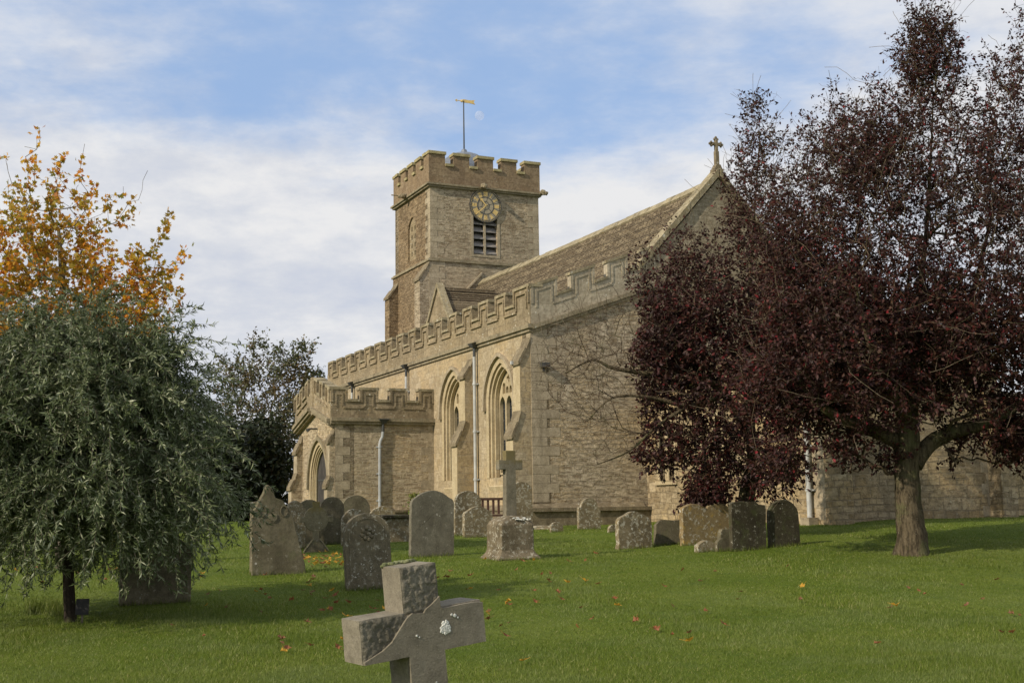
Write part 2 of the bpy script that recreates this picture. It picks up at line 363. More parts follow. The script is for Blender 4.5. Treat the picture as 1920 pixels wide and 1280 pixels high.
M['plum'] = leafmat('purple_leaf', [(0.0, (0.024, 0.010, 0.009)), (0.40, (0.046, 0.015, 0.014)), (0.72, (0.068, 0.022, 0.019)), (0.88, (0.078, 0.042, 0.022)), (0.96, (0.12, 0.020, 0.022)), (1.0, (0.25, 0.026, 0.034))], 0.30, clumpcol=(0.028, 0.012, 0.010), clump=0.6)
M['silver'] = leafmat('silver_pear_leaf', [(0.0, (0.060, 0.082, 0.030)), (0.45, (0.110, 0.145, 0.058)), (0.80, (0.23, 0.265, 0.145)), (1.0, (0.48, 0.50, 0.36))], 0.2, 0.5, clumpcol=(0.065, 0.090, 0.032), clump=0.5)
M['maple'] = leafmat('orange_leaf', [(0.0, (0.20, 0.21, 0.04)), (0.22, (0.50, 0.34, 0.03)), (0.5, (0.74, 0.38, 0.03)), (0.78, (0.66, 0.24, 0.03)), (1.0, (0.36, 0.11, 0.03))], 0.55, clumpcol=(0.22, 0.23, 0.04), clump=0.6)
M['redleaf'] = leafmat('red_leaf', [(0.0, (0.20, 0.05, 0.025)), (1.0, (0.33, 0.08, 0.04))], 0.35)
M['green_d'] = leafmat('dark_green_leaf', [(0.0, (0.035, 0.05, 0.02)), (0.6, (0.065, 0.085, 0.03)), (0.9, (0.11, 0.10, 0.04)), (1.0, (0.16, 0.09, 0.04))], 0.3, clumpcol=(0.13, 0.075, 0.035), clump=0.45)
M['hawthorn'] = leafmat('hawthorn_leaf', [(0.0, (0.06, 0.075, 0.03)), (0.6, (0.10, 0.12, 0.055)), (0.9, (0.16, 0.16, 0.09)), (1.0, (0.20, 0.12, 0.05))], 0.3, clumpcol=(0.15, 0.09, 0.04), clump=0.6)
M['yew'] = leafmat('yew_leaf', [(0.0, (0.012, 0.018, 0.009)), (1.0, (0.028, 0.040, 0.016))], 0.15)
M['plant'] = leafmat('plant_leaf', [(0.0, (0.09, 0.14, 0.03)), (1.0, (0.25, 0.26, 0.05))], 0.3)
M['grass'] = leafmat('grass_blade', [(0.0, (0.090, 0.130, 0.012)), (0.6, (0.155, 0.205, 0.024)), (0.88, (0.23, 0.265, 0.060)), (1.0, (0.36, 0.32, 0.14))], 0.38, 0.5, 0.5, (0.19, 0.23, 0.080))
M['fall_r'] = leafmat('fallen_red_leaf', [(0.0, (0.14, 0.055, 0.025)), (0.6, (0.24, 0.09, 0.035)), (1.0, (0.36, 0.15, 0.05))], 0.2)
M['fall_b'] = leafmat('fallen_brown_leaf', [(0.0, (0.10, 0.045, 0.02)), (1.0, (0.22, 0.10, 0.04))], 0.15)
M['fall_y'] = leafmat('fallen_yellow_leaf', [(0.0, (0.40, 0.20, 0.02)), (1.0, (0.55, 0.33, 0.04))], 0.25)


def groundmat():
    m, t = mat('grass_ground'); v = objvec(t)
    n_a = t.noise(v, 0.35, 5, 0.6); n_b = t.noise(v, 2.2, 6, 0.65); n_c = t.noise(v, 40.0, 5, 0.75)
    n_d = t.noise(t.vadd(v, (1, 0.45, 1), 'MULTIPLY'), 9.0, 5, 0.7)
    c = t.mix(t.step(n_a, 0.38, 0.62), (0.105, 0.150, 0.014), (0.150, 0.190, 0.028))
    c = t.mix(t.math('MULTIPLY', t.step(n_b, 0.45, 0.7), 0.5), c, (0.075, 0.125, 0.020))
    c = t.mix(t.math('MULTIPLY', t.step(n_c, 0.40, 0.70), 0.6), c, (0.06, 0.095, 0.018))
    c = t.mix(t.math('MULTIPLY', t.step(n_d, 0.55, 0.72), 0.4), c, (0.14, 0.18, 0.05))
    t.finish(c, 0.95, t.bump(t.math('ADD', n_c, t.math('MULTIPLY', n_d, 1.4)), 1.0, 0.035), 0.1)
    return m


M['ground'] = groundmat()


# ------------------------------------------------------------------ object helpers
def tag(o, label=None, cat=None, group=None, kind=None):
    if label: o['label'] = label
    if cat: o['category'] = cat
    if group: o['group'] = group
    if kind: o['kind'] = kind
    return o


def empty(name, loc=(0, 0, 0), rz=0.0):
    o = bpy.data.objects.new(name, None); scene.collection.objects.link(o)
    o.location = loc; o.rotation_euler = (0, 0, rz); o.empty_display_size = 0.2
    return o


class MB:
    def __init__(s): s.v = []; s.f = []; s.mi = []; s.m = 0

    def add(s, vs, fs):
        o = len(s.v); s.v += [tuple(q) for q in vs]; s.f += [tuple(i + o for i in f) for f in fs]; s.mi += [s.m] * len(fs)

    def hexa(s, p):   # 8 corners: bottom 4 ccw, top 4 ccw
        s.add(p, [(3, 2, 1, 0), (4, 5, 6, 7), (0, 1, 5, 4), (1, 2, 6, 5), (2, 3, 7, 6), (3, 0, 4, 7)])

    def box(s, x0, x1, y0, y1, z0, z1, fm=None):
        p = [(x0, y0, z0), (x1, y0, z0), (x1, y1, z0), (x0, y1, z0), (x0, y0, z1), (x1, y0, z1), (x1, y1, z1), (x0, y1, z1)]
        if fm: p = [fm(*q) for q in p]
        s.hexa(p)

    def prism(s, pts, b0, b1, fm, caps=True):   # pts in (a,c), extruded in b
        n_ = len(pts)
        vs = [fm(a, b0, c) for a, c in pts] + [fm(a, b1, c) for a, c in pts]
        fs = [(i, (i + 1) % n_, n_ + (i + 1) % n_, n_ + i) for i in range(n_)]
        if caps:
            tr = tessellate_polygon([[Vector((a, c, 0)) for a, c in pts]])
            fs += [tuple(q) for q in tr] + [tuple(i + n_ for i in q) for q in tr]
        s.add(vs, fs)

    def plate(s, loops, b0, b1, fm):
        """a slab between b0 (outer) and b1 with holes; loops[0] is the outline"""
        flat = [q for lp in loops for q in lp]
        tr = tessellate_polygon([[Vector((a, c, 0)) for a, c in lp] for lp in loops])
        n_ = len(flat)
        vs = [fm(a, b0, c) for a, c in flat] + [fm(a, b1, c) for a, c in flat]
        fs = [tuple(q) for q in tr] + [tuple(i + n_ for i in q) for q in tr]
        o = 0
        for lp in loops:
            k = len(lp)
            fs += [(o + i, o + (i + 1) % k, n_ + o + (i + 1) % k, n_ + o + i) for i in range(k)]
            o += k
        s.add(vs, fs)

    def ring(s, outer, inner, b0, b1, fm, closed=False):
        n_ = len(outer)
        vs = [fm(a, b0, c) for a, c in outer] + [fm(a, b0, c) for a, c in inner] + [fm(a, b1, c) for a, c in outer] + [fm(a, b1, c) for a, c in inner]
        fs = []
        for i in range(n_ if closed else n_ - 1):
            j = (i + 1) % n_
            fs += [(i, j, n_ + j, n_ + i), (2 * n_ + i, 2 * n_ + j, 3 * n_ + j, 3 * n_ + i), (i, j, 2 * n_ + j, 2 * n_ + i), (n_ + i, n_ + j, 3 * n_ + j, 3 * n_ + i)]
        if not closed:
            for i in (0, n_ - 1): fs.append((i, n_ + i, 3 * n_ + i, 2 * n_ + i))
        s.add(vs, fs)

    def tube(s, pts, rad, sides=10, caps=True):
        pts = [Vector(p) for p in pts]; k = len(pts)
        if not hasattr(rad, '__len__'): rad = [rad] * k
        vs = []; fs = []
        ref = None
        for i, p in enumerate(pts):
            d = (pts[min(i + 1, k - 1)] - pts[max(i - 1, 0)]).normalized()
            if ref is None: ref = d.orthogonal().normalized()
            ref = (ref - d * ref.dot(d)).normalized(); b = d.cross(ref)
            for j in range(sides):
                a = 2 * math.pi * j / sides
                vs.append(p + (ref * math.cos(a) + b * math.sin(a)) * rad[i])
        for i in range(k - 1):
            for j in range(sides):
                fs.append((i * sides + j, i * sides + (j + 1) % sides, (i + 1) * sides + (j + 1) % sides, (i + 1) * sides + j))
        if caps: fs += [tuple(range(sides))[::-1], tuple((k - 1) * sides + j for j in range(sides))]
        s.add(vs, fs)

    def blob(s, c, r, seed=0, amp=0.25, sub=2):
        bm = bmesh.new(); bmesh.ops.create_icosphere(bm, subdivisions=sub, radius=1)
        c = Vector(c); vs = []
        for v in bm.verts:
            k = 1 + amp * mnoise.noise(v.co * 1.7 + Vector((seed, seed * 2, 0)))
            vs.append((c.x + v.co.x * r[0] * k, c.y + v.co.y * r[1] * k, c.z + v.co.z * r[2] * k))
        s.add(vs, [tuple(q.index for q in f.verts) for f in bm.faces]); bm.free()

    def build(s, name, mats, parent=None, smooth=False, bevel=0, fixn=True):
        me = bpy.data.meshes.new(name); me.from_pydata(s.v, [], s.f)
        if not isinstance(mats, (list, tuple)): mats = [mats]
        for m_ in mats: me.materials.append(m_)
        me.polygons.foreach_set('material_index', s.mi)
        if fixn:
            bm = bmesh.new(); bm.from_mesh(me); bmesh.ops.recalc_face_normals(bm, faces=bm.faces); bm.to_mesh(me); bm.free()
        if smooth: me.polygons.foreach_set('use_smooth', [True] * len(me.polygons))
        me.update()
        o = bpy.data.objects.new(name, me); scene.collection.objects.link(o)
        if parent: o.parent = parent
        if bevel:
            b = o.modifiers.new('bevel', 'BEVEL'); b.width = bevel; b.segments = 2; b.limit_method = 'ANGLE'; b.angle_limit = R(35)
        return o


def fastmesh(name, verts, faces, mat_, parent=None, smooth=False):
    """verts (N,3), faces (M,k) numpy"""
    me = bpy.data.meshes.new(name); k = faces.shape[1]
    me.vertices.add(len(verts)); me.vertices.foreach_set('co', verts.astype(np.float32).ravel())
    me.loops.add(faces.size); me.loops.foreach_set('vertex_index', faces.astype(np.int32).ravel())
    me.polygons.add(len(faces)); me.polygons.foreach_set('loop_start', np.arange(0, faces.size, k, dtype=np.int32))
    me.polygons.foreach_set('loop_total', np.full(len(faces), k, dtype=np.int32))
    if smooth: me.polygons.foreach_set('use_smooth', np.ones(len(faces), dtype=bool))
    me.materials.append(mat_); me.update(calc_edges=True); me.validate()
    o = bpy.data.objects.new(name, me); scene.collection.objects.link(o)
    if parent: o.parent = parent
    return o


# ------------------------------------------------------------------ ground
GD = [(-40, -0.05), (0, -0.02), (8, 0.0), (10.4, 0.02), (14, 0.15), (18, 0.30), (21, 0.48), (25, 0.60), (30, 0.72), (37, 0.83), (45, 0.95), (60, 1.0), (900, 1.0)]
gdx = np.array([a for a, b in GD]); gdz = np.array([b for a, b in GD])


def gz(x, y):
    x = np.asarray(x, float); y = np.asarray(y, float)
    z = sum(np.interp(y + o, gdx, gdz) for o in (-1.6, -0.8, 0, 0.8, 1.6)) / 5
    s = np.clip((y - 19) / 9, 0, 1); s = s * s * (3 - 2 * s)
    z = z + s * np.clip(x - 2.5, 0, 7) * 0.032
    z = z + 0.018 * np.sin(x * 0.9 + y * 0.37) + 0.014 * np.sin(x * 0.43 - y * 0.81 + 1.0)
    return z


def ray(px, py): return (c_f + c_r * ((px - 960) / F) - c_u * ((py - 640) / F)).normalized()


def at(px, py):                      # the ground point seen at a pixel of the 1920 px photograph
    d = ray(px, py); lo = 4.0
    for k in range(4000):
        p = CAM + d * lo
        if p.z <= float(gz(p.x, p.y)): break
        lo += 0.03
    return p


def P(px, py, depth):
    d = ray(px, py); return CAM + d * (depth / d.y)


ax = np.concatenate([-np.geomspace(600, 25, 22), np.arange(-24, 24.1, 0.4), np.geomspace(25, 600, 22)])
ay = np.concatenate([-np.geomspace(300, 5, 10), np.arange(-4, 60.1, 0.4), np.geomspace(62, 1500, 22)])
gx, gy = np.meshgrid(ax, ay); gzz = gz(gx, gy)
vv_ = np.stack([gx.ravel(), gy.ravel(), gzz.ravel()], 1)
nx, ny = len(ax), len(ay)
ii = (np.arange(ny - 1)[:, None] * nx + np.arange(nx - 1)[None]).ravel()
tag(fastmesh('ground', vv_, np.stack([ii, ii + 1, ii + nx + 1, ii + nx], 1), M['ground'], None, True), 'short mown churchyard lawn rising gently to the church', 'ground', kind='structure')

# grass blades on the lawn
NB = 560000
gd_ = 7.5 * (40 / 7.5) ** (rng.random(NB) ** 1.25)
gx_ = gd_ * rng.uniform(-0.50, 0.52, NB) + rng.normal(0, 0.4, NB)
keep = np.ones(NB, bool)
gzb = gz(gx_, gd_)
hh = rng.uniform(0.014, 0.036, NB) * (0.75 + 0.5 * (np.sin(gx_ * 1.7 + np.sin(gd_ * 1.3)) * 0.5 + 0.5))
ww = rng.uniform(0.0016, 0.0032, NB) * np.clip(gd_ / 9, 1, 4)
an = rng.uniform(0, 2 * np.pi, NB); ln = rng.normal(0, 0.018, (NB, 2))
b0 = np.stack([gx_ - np.cos(an) * ww, gd_ - np.sin(an) * ww, gzb - 0.004], 1)
b1 = np.stack([gx_ + np.cos(an) * ww, gd_ + np.sin(an) * ww, gzb - 0.004], 1)
patch = np.sin(gx_ * 0.8 + 1.3 * np.sin(gd_ * 0.31)) * np.sin(gd_ * 0.55 + 0.7 * np.sin(gx_ * 0.6)) + 0.5 * np.sin(gx_ * 2.3 + gd_ * 1.1)
hh *= np.clip(1.0 + 0.35 * patch, 0.5, 1.6); tall = rng.random(NB) < 0.02; hh[tall] *= 1.5
b2 = np.stack([gx_ + ln[:, 0], gd_ + ln[:, 1], gzb + hh], 1)
vg = np.stack([b0, b1, b2], 1).reshape(-1, 3)
GRASS = [vg]
# (linked below, once the stones are standing)

# ------------------------------------------------------------------ the church
TH = R(24.6)
A0 = Vector((0.5635, 37.0, 0))
church = empty('church', A0, TH)      # local X = north, local Y = west, Z up
tag(church, 'old honey coloured stone parish church with battlemented aisle and clock tower behind the graves', 'church')


def frame(origin, adir, bdir):
    ox, oy = origin
    def fm(a, b, c): return (ox + adir[0] * a + bdir[0] * b, oy + adir[1] * a + bdir[1] * b, c)
    return fm


EAST = lambda y0: frame((0, y0), (1, 0), (0, -1))      # a = X, b outwards (east)
SOUTH = lambda x0: frame((x0, 0), (0, 1), (-1, 0))     # a = Y, b outwards (south)
WEST = lambda y0: frame((0, y0), (1, 0), (0, 1))
NORTH = lambda x0: frame((x0, 0), (0, 1), (1, 0))


def shear(fm, slope, a0=0.0):
    return lambda a, b, c: fm(a, b, c + slope * (a - a0))


def arch(a0, a1, z0, zs, za, n_=10):
    w_ = a1 - a0; h = za - zs; r = (w_ * w_ / 4 + h * h) / w_
    pts = [(a0, z0)]
    ang = math.acos(max(-1, min(1, (r - w_ / 2) / r)))
    L = [(a0 + r - r * math.cos(ang * i / n_), zs + r * math.sin(ang * i / n_)) for i in range(n_ + 1)]
    Rr = [(a0 + a1 - a, c) for a, c in L[:-1]][::-1]
    return pts + L + Rr + [(a1, z0)]


def crenel(mb, fm, L0, L1, z0, hw, hm, merlons, thick=0.35, detail=True, cop=0.09, over=0.05, corn=0.13, cmb=None, smb=None, c_ends=(0, 0), rel=1.0):
    cmb = cmb or mb; smb = smb or mb
    mb.box(L0, L1, -thick, 0, z0, z0 + hw, fm)
    zt = z0 + hw + hm
    for a0, a1 in merlons:
        mb.box(a0, a1, -thick, 0, z0 + hw, zt, fm)
        cmb.box(a0 - 0.04, a1 + 0.04, -thick - over, over, zt, zt + cop, fm)
        if detail:
            for q in (a0, a1 - 0.075): mb.box(q, q + 0.085, 0, 0.06 * rel, z0 + hw - 0.02, zt, fm)
            if a1 - a0 > 0.55:
                i0, i1 = a0 + 0.16, a1 - 0.16
                mb.box(i0, i1, 0, 0.055 * rel, zt - 0.19, zt - 0.12, fm)
                for q in (i0, i1 - 0.05): mb.box(q, q + 0.06, 0, 0.052 * rel, z0 + hw - 0.17, zt - 0.19, fm)
    ms = sorted(merlons)
    for (p0, p1), (q0, q1) in zip(ms[:-1], ms[1:]):
        cmb.box(p1 + 0.002, q0 - 0.002, -thick - over, over + 0.012, z0 + hw, z0 + hw + cop * 0.9, fm)
        if detail: mb.box(p1 - 0.16, q0 + 0.16, 0, 0.055 * rel, z0 + hw - 0.24, z0 + hw - 0.17, fm)
    if corn:
        smb.box(L0 - c_ends[0], L1 + c_ends[1], -0.05, corn, z0 - 0.10, z0 + 0.03, fm)
        smb.box(L0 - c_ends[0] * .5, L1 + c_ends[1] * .5, -0.05, corn * 0.5, z0 - 0.20, z0 - 0.10, fm)


def merl(L0, L1, n_, wfrac=0.6):
    p = (L1 - L0) / (n_ - 1 + wfrac)
    return [(L0 + i * p, L0 + i * p + p * wfrac) for i in range(n_)]


GZ0 = 0.2    # foundations below ground
XN = 3.97    # nave south wall
W1 = (1.35, 3.25); W2 = (5.35, 7.25)
# aisle walls
mb = MB()
holes = [arch(a, b, 2.35, 4.75, 6.0) for a, b in (W1, W2)]
mb.plate([[(0, GZ0), (0, 6.9), (21.9, 6.9), (21.9, GZ0)]] + holes, 0, -0.6, SOUTH(0))
mb.build('aisle_wall', M['aisle'], church)
mb = MB()
mb.prism([(0.0, GZ0), (0.0, 6.86), (XN, 8.2), (XN, GZ0)], 0.0, -0.6, EAST(0))
mb.build('aisle_end_wall', M['aisle_end'], church)
# ashlar corner stones of the aisle
mb = MB()
for k in range(19):
    z = 1.55 + k * 0.28
    wx_ = random.uniform(0.85, 1.05) if k % 2 else random.uniform(0.5, 0.62); wy_ = 0.34 if k % 2 else 0.6
    mb.box(-0.004, wx_, -0.006, 0.3, z, z + 0.27)
mb.build('corner_stones', M['quoin'], church)
# plinths
mb = MB()
mb.box(-0.16, XN, -0.16, 0, GZ0, 1.30); mb.prism([(0, 1.30), (0, 1.50), (0.20, 1.36), (0.20, 1.30)], 0.02, XN, lambda a, b, c: (b - 0.18, -a, c))
mb.box(-0.19, XN, -0.24, -0.205, 1.27, 1.38)
mb.box(-0.16, 0, 0, 8.2, GZ0, 1.30); mb.prism([(0, 1.30), (0, 1.48), (0.2, 1.36), (0.2, 1.30)], 0, 8.2, lambda a, b, c: (-a, b, c))
mb.build('plinth', M['weather'], church)
# aisle south parapet
mb = MB(); cm = MB(); sm = MB()
ml = [(0.34 + i * 1.385, 0.34 + i * 1.385 + 0.80) for i in range(16)]
ml[0] = (0.012, 1.12)
crenel(mb, SOUTH(0.0), 0.012, 22.2, 6.9, 0.72, 0.48, ml, 0.4, cmb=cm, smb=sm, c_ends=(0.13, 0))
mb.build('aisle_parapet', M['parapet'], church); cm.build('parapet_coping', M['coping'], church); sm.build('string_course', M['string'], church)
mb = MB(); cm = MB(); sm = MB()
# raking parapet of the aisle end
sl = (8.14 - 6.87) / (3.9 - 0.28)
mlE = [(0.0, 0.93), (1.42, 2.25), (2.72, 3.46), (3.98, 4.65)]
fE = shear(EAST(0.0), sl)
crenel(mb, fE, 0.03, 4.6, 6.86, 0.70, 0.50, [(0.03, 0.93)] + mlE[1:], 0.22, cmb=cm, smb=sm, over=0.03, rel=0.33)
mb.build('aisle_parapet', M['parapet_e'], church); cm.build('parapet_coping', M['coping'], church); sm.build('string_course', M['string'], church)
# lean-to roof behind the parapet
mb = MB(); mb.prism([(0.4, 7.2), (XN + .1, 8.2), (XN + .1, 8.35), (0.4, 7.35)], -0.4, -21.8, EAST(0)); mb.build('aisle_roof', M['lead'], church)


def tracery_window(a0, a1, z0, zs, za, fm, lights=3, name='window'):
    root = MB()
    # stepped jamb mouldings
    def inset(d): return arch(a0 + d, a1 - d, z0, zs, za - d * 1.15)
    root.ring(inset(-0.20), inset(-0.002), 0.012, -0.02, fm)
    root.ring(inset(0.0), inset(0.10), -0.06, -0.16, fm)
    root.ring(inset(0.06), inset(0.17), -0.16, -0.28, fm)
    # sloping sill
    root.add([fm(a0, 0.05, z0 - 0.28), fm(a1, 0.05, z0 - 0.28), fm(a1, -0.42, z0 + 0.12), fm(a0, -0.42, z0 + 0.12),
              fm(a0, 0.002, z0 - 0.42), fm(a1, 0.002, z0 - 0.42), fm(a1, -0.42, z0 - 0.42), fm(a0, -0.42, z0 - 0.42)],
             [(0, 1, 2, 3), (0, 1, 5, 4), (1, 2, 6, 5), (2, 3, 7, 6), (3, 0, 4, 7), (4, 5, 6, 7)])
    win = root.build(name, M['dress'], church)
    hm_ = MB()
    o_ = [q for q in arch(a0 - 0.30, a1 + 0.30, zs - 0.1, zs, za + 0.32, 12)]; i_ = [q for q in arch(a0 - 0.20, a1 + 0.20, zs - 0.1, zs, za + 0.21, 12)]
    hm_.ring(o_, i_, 0.11, 0.0, fm)
    for e in (a0 - 0.34, a1 + 0.18): hm_.box(e, e + 0.16, 0.0, 0.13, zs - 0.22, zs - 0.10, fm)
    hm_.build('hood_mould', M['quoin'], win)
    # tracery slab
    t0, t1 = a0 + 0.17, a1 - 0.17; w_ = (t1 - t0); lw = w_ / lights; mul = 0.045
    ls = zs + 0.0
    loops = [arch(t0, t1, z0 + 0.1, zs, za - 0.2)]
    lhs = []
    for i in range(lights):
        l0, l1 = t0 + i * lw + mul, t0 + (i + 1) * lw - mul
        hp = arch(l0, l1, z0 + 0.16, ls - 0.10, ls + 0.22, 6)
        lhs.append(hp)
    ups = []
    cm_ = (t0 + t1) / 2
    inner = arch(t0, t1, z0 + 0.1, zs, za - 0.2, 24)
    def htop(x):
        for (xa, z_a), (xb, z_b) in zip(inner[1:-2], inner[2:-1]):
            if xa <= x <= xb: return z_a + (z_b - z_a) * (x - xa) / (xb - xa + 1e-9)
        return zs
    for i in range(lights * 2):
        l0, l1 = t0 + i * lw / 2 + 0.03, t0 + (i + 1) * lw / 2 - 0.03
        top = min(htop(l0), htop(l1)) - 0.08
        if abs((l0 + l1) / 2 - cm_) < lw * 0.6: top = min(top, za - 0.72)
        b_ = ls + (0.30 if i % 2 == 0 else 0.30)
        if top - b_ > 0.12: ups.append(arch(l0, l1, b_, max(b_ + 0.03, top - 0.12), top, 4))
    q = (cm_, za - 0.46)
    quat = [(q[0] + 0.16 * (1 + 0.35 * math.cos(4 * k * math.pi / 12)) * math.cos(k * math.pi / 12) * 0.8, q[1] + 0.16 * (1 + 0.35 * math.cos(4 * k * math.pi / 12)) * math.sin(k * math.pi / 12) * 0.8) for k in range(24)]
    tr = MB(); tr.plate(loops + lhs + ups + [quat], -0.30, -0.42, fm)
    tr.box(t0 + 0.03, t1 - 0.03, -0.47, -0.425, ls + 0.27, ls + 0.28 + 0.02, fm)
    tr.plate([arch(t0 + 0.02, t1 - 0.02, ls + 0.27, ls + 0.28, za - 0.22)], -0.425, -0.46, fm)
    tr.build('tracery', M['dress'], win)
    gl = MB(); gl.box(t0, t1, -0.455, -0.44, z0 + 0.1, ls + 0.25, fm); gl.build('glass', M['glass'], win)
    z = z0 + 0.4
    while z < ls:
        br_ = MB(); br_.box(lhs[0][0][0], lhs[-1][-1][0], -0.436, -0.424, z, z + 0.03, fm)
        br_.build('glazing_bar', M['iron'], win); z += 0.36
    return win


tracery_window(*W1, 2.35, 4.75, 6.0, SOUTH(0))
tracery_window(*W2, 2.35, 4.75, 6.0, SOUTH(0))


def buttress(fm, a0, a1, zb, stages, name='buttress', m_='aisle', plinth=True):
    """stages: list of (projection, z_outer_top, z_inner_top), lowest first"""
    mb = MB()
    z = zb
    for k, (p, zo, zi) in enumerate(stages):
        nxt = stages[k + 1][0] if k + 1 < len(stages) else 0.0
        mb.prism([(0, z), (p, z), (p, zo), (nxt, zi), (0, zi)], a0, a1, lambda a, b, c: fm(b, a, c))
        z = zi
    o = mb.build(name, M[m_], church)
    z = zb
    for k, (p, zo, zi) in enumerate(stages):
        nxt = stages[k + 1][0] if k + 1 < len(stages) else 0.0
        wt = MB()
        wt.prism([(p + 0.07, zo - 0.07), (p + 0.07, zo + 0.05), (p * .45 + nxt * .55 + .03, (zo + zi) / 2 + 0.12), (p * .45 + nxt * .55, (zo + zi) / 2 + 0.06), (nxt + .004, zi + 0.10), (nxt + .004, zi - 0.0), (p, zo - 0.0)], a0 - 0.045, a1 + 0.045, lambda a, b, c: fm(b, a, c))
        wt.build('weathering', M['weather'], o)
        zl = zb if k == 0 else stages[k - 1][2] + 0.1
        fr = MB(); fr.box(a0 + 0.002, a1 - 0.002, p - 0.02, p + 0.006, zl, zo - 0.08, fm)
        fr.build('buttress_face', M['dress'] if m_ == 'aisle' else M['quoin'] if m_ == 'rubble' else M[m_], o)
    return o


buttress(SOUTH(0), 0.02, 0.52, 0.3, [(0.62, 3.5, 4.2), (0.36, 5.75, 6.45)])
buttress(SOUTH(0), 4.50, 4.98, 0.3, [(0.62, 3.5, 4.2), (0.32, 5.75, 6.3)])


def drainpipe(fm, a, z0, z1, b=0.12, r=0.055, m_='pipe', hop=True, swan=0.0, clamps=3):
    mb = MB()
    if swan:
        mb.tube([fm(a, b, z0), fm(a, b, z1 - 0.45), fm(a + swan * 0.2, b, z1 - 0.33), fm(a + swan * 0.8, b, z1 - 0.18), fm(a + swan, b, z1)], r, 12)
    else: mb.tube([fm(a, b, z0), fm(a, b, z1)], r, 12)
    for k in range(clamps):
        z = z0 + (z1 - z0) * (k + 0.6) / (clamps + 0.2)
        mb.tube([fm(a, b, z), fm(a, b, z + 0.07)], r * 1.32, 12)
        mb.box(a - r * 2.0, a + r * 2.0, 0, b * 0.6, z + 0.01, z + 0.05, fm)
    o = mb.build('drainpipe', M[m_], church)
    if hop:
        h = MB(); aa = a + swan
        h.tube([fm(aa, b, z1 - 0.02), fm(aa, b, z1 + 0.32)], r * 0.95, 10)
        h.add([fm(aa - 0.07, b - 0.08, z1 + .3), fm(aa + 0.07, b - 0.08, z1 + .3), fm(aa + 0.07, b + 0.08, z1 + .3), fm(aa - 0.07, b + 0.08, z1 + .3),
               fm(aa - 0.2, b - 0.10, z1 + .5), fm(aa + 0.2, b - 0.10, z1 + .5), fm(aa + 0.2, b + 0.17, z1 + .44), fm(aa - 0.2, b + 0.17, z1 + .44)],
              [(0, 1, 2, 3), (4, 5, 6, 7), (0, 1, 5, 4), (1, 2, 6, 5), (2, 3, 7, 6), (3, 0, 4, 7)])
        h.build('hopper', M['iron'], o)
    return o


drainpipe(SOUTH(0), 4.14, 1.35, 6.40)
drainpipe(SOUTH(0), 10.9, 5.2, 6.42, clamps=1)
drainpipe(SOUTH(0), 17.9, 5.2, 6.42, clamps=1)
# floodlight on the aisle end
mb = MB(); mb.box(0.28, 0.55, 0.02, 0.2, 5.62, 5.75, EAST(0)); mb.box(0.38, 0.44, 0.0, 0.06, 5.5, 5.64, EAST(0)); mb.build('floodlight', M['iron'], church)
mb = MB(); mb.box(0.33, 0.42, 0.36, 0.5, 5.72, 5.82, SOUTH(0)); mb.build('floodlight', M['pipe'], church)

# porch ------------------------------------------------
PX, PY0, PY1 = -3.70, 8.28, 13.1
YC = (PY0 + PY1) / 2
mb = MB()
mb.plate([[(PX, GZ0), (PX, 4.55), (0.0, 4.55), (0.0, GZ0)]], 0, -0.4, EAST(PY0))
mb.plate([[(PX, GZ0), (PX, 4.55), (0.0, 4.55), (0.0, GZ0)]], 0, -0.4, WEST(PY1))
YD = 10.28; door_o = (YD - 1.12, YD + 1.12)
mb.plate([[(PY0, GZ0), (PY0, 4.5), (YC, 5.12), (PY1, 4.5), (PY1, GZ0)], arch(*door_o, GZ0 + 0.1, 2.4, 3.75)], 0, -0.7, SOUTH(PX))
mb.build('porch_wall', M['rubble'], church)
mb = MB(); mb.prism([(PY0 + .3, 4.6), (YC, 5.2), (PY1 - .3, 4.6), (PY1 - .3, 4.5), (PY0 + .3, 4.5)], 0.31, 3.9, frame((PX, 0), (0, 1), (1, 0))); mb.build('porch_roof', M['lead'], church)
mb = MB()
for k in range(10):
    z = 1.5 + k * 0.30
    mb.box(PX + 0.002, PX + (0.3 if k % 2 else 0.55), PY0 - 0.006, PY0 + 0.2, z, z + 0.29)
mb.build('corner_stones', M['quoin'], church)
mb = MB()
for k in range(10):
    z = 1.5 + k * 0.30; mb.box(-0.22 if k % 2 else -0.5, -0.001, PY0 - 0.006, PY0 + 0.2, z, z + 0.29)
mb.build('corner_stones', M['quoin'], church)
mb = MB(); mb.box(PX + 0.0, 0.0, PY0 - 0.10, PY0, GZ0, 1.36); mb.box(PX, -0.12, PY0 - 0.15, PY0 - 0.10, 1.28, 1.36)
mb.build('plinth', M['weather'], church)
PPX = PX - 0.17
def pside(fn):
    mb = MB(); cm = MB(); sm = MB(); fn(mb, cm, sm)
    mb.build('porch_parapet', M['parapet'], church); cm.build('parapet_coping', M['coping'], church); sm.build('string_course', M['string'], church)
pside(lambda a, b, c: crenel(a, EAST(PY0 - 0.03), PPX, 0.0, 4.58, 0.60, 0.42, [(PPX, -3.26), (-2.80, -2.13), (-1.68, -1.04), (-0.58, 0.0)], 0.3, cmb=b, smb=c, rel=0.5, over=0.03))
pside(lambda a, b, c: crenel(a, WEST(PY1 + 0.03), PPX, 0.0, 4.58, 0.60, 0.42, merl(PPX, 0.0, 4), 0.3, cmb=b, smb=c))
rk = 0.62 / (YC - PY0)
hmw = YC - PY0
f1 = shear(SOUTH(PPX - .003), rk, PY0); f2 = shear(SOUTH(PPX - .003), -rk, PY1)
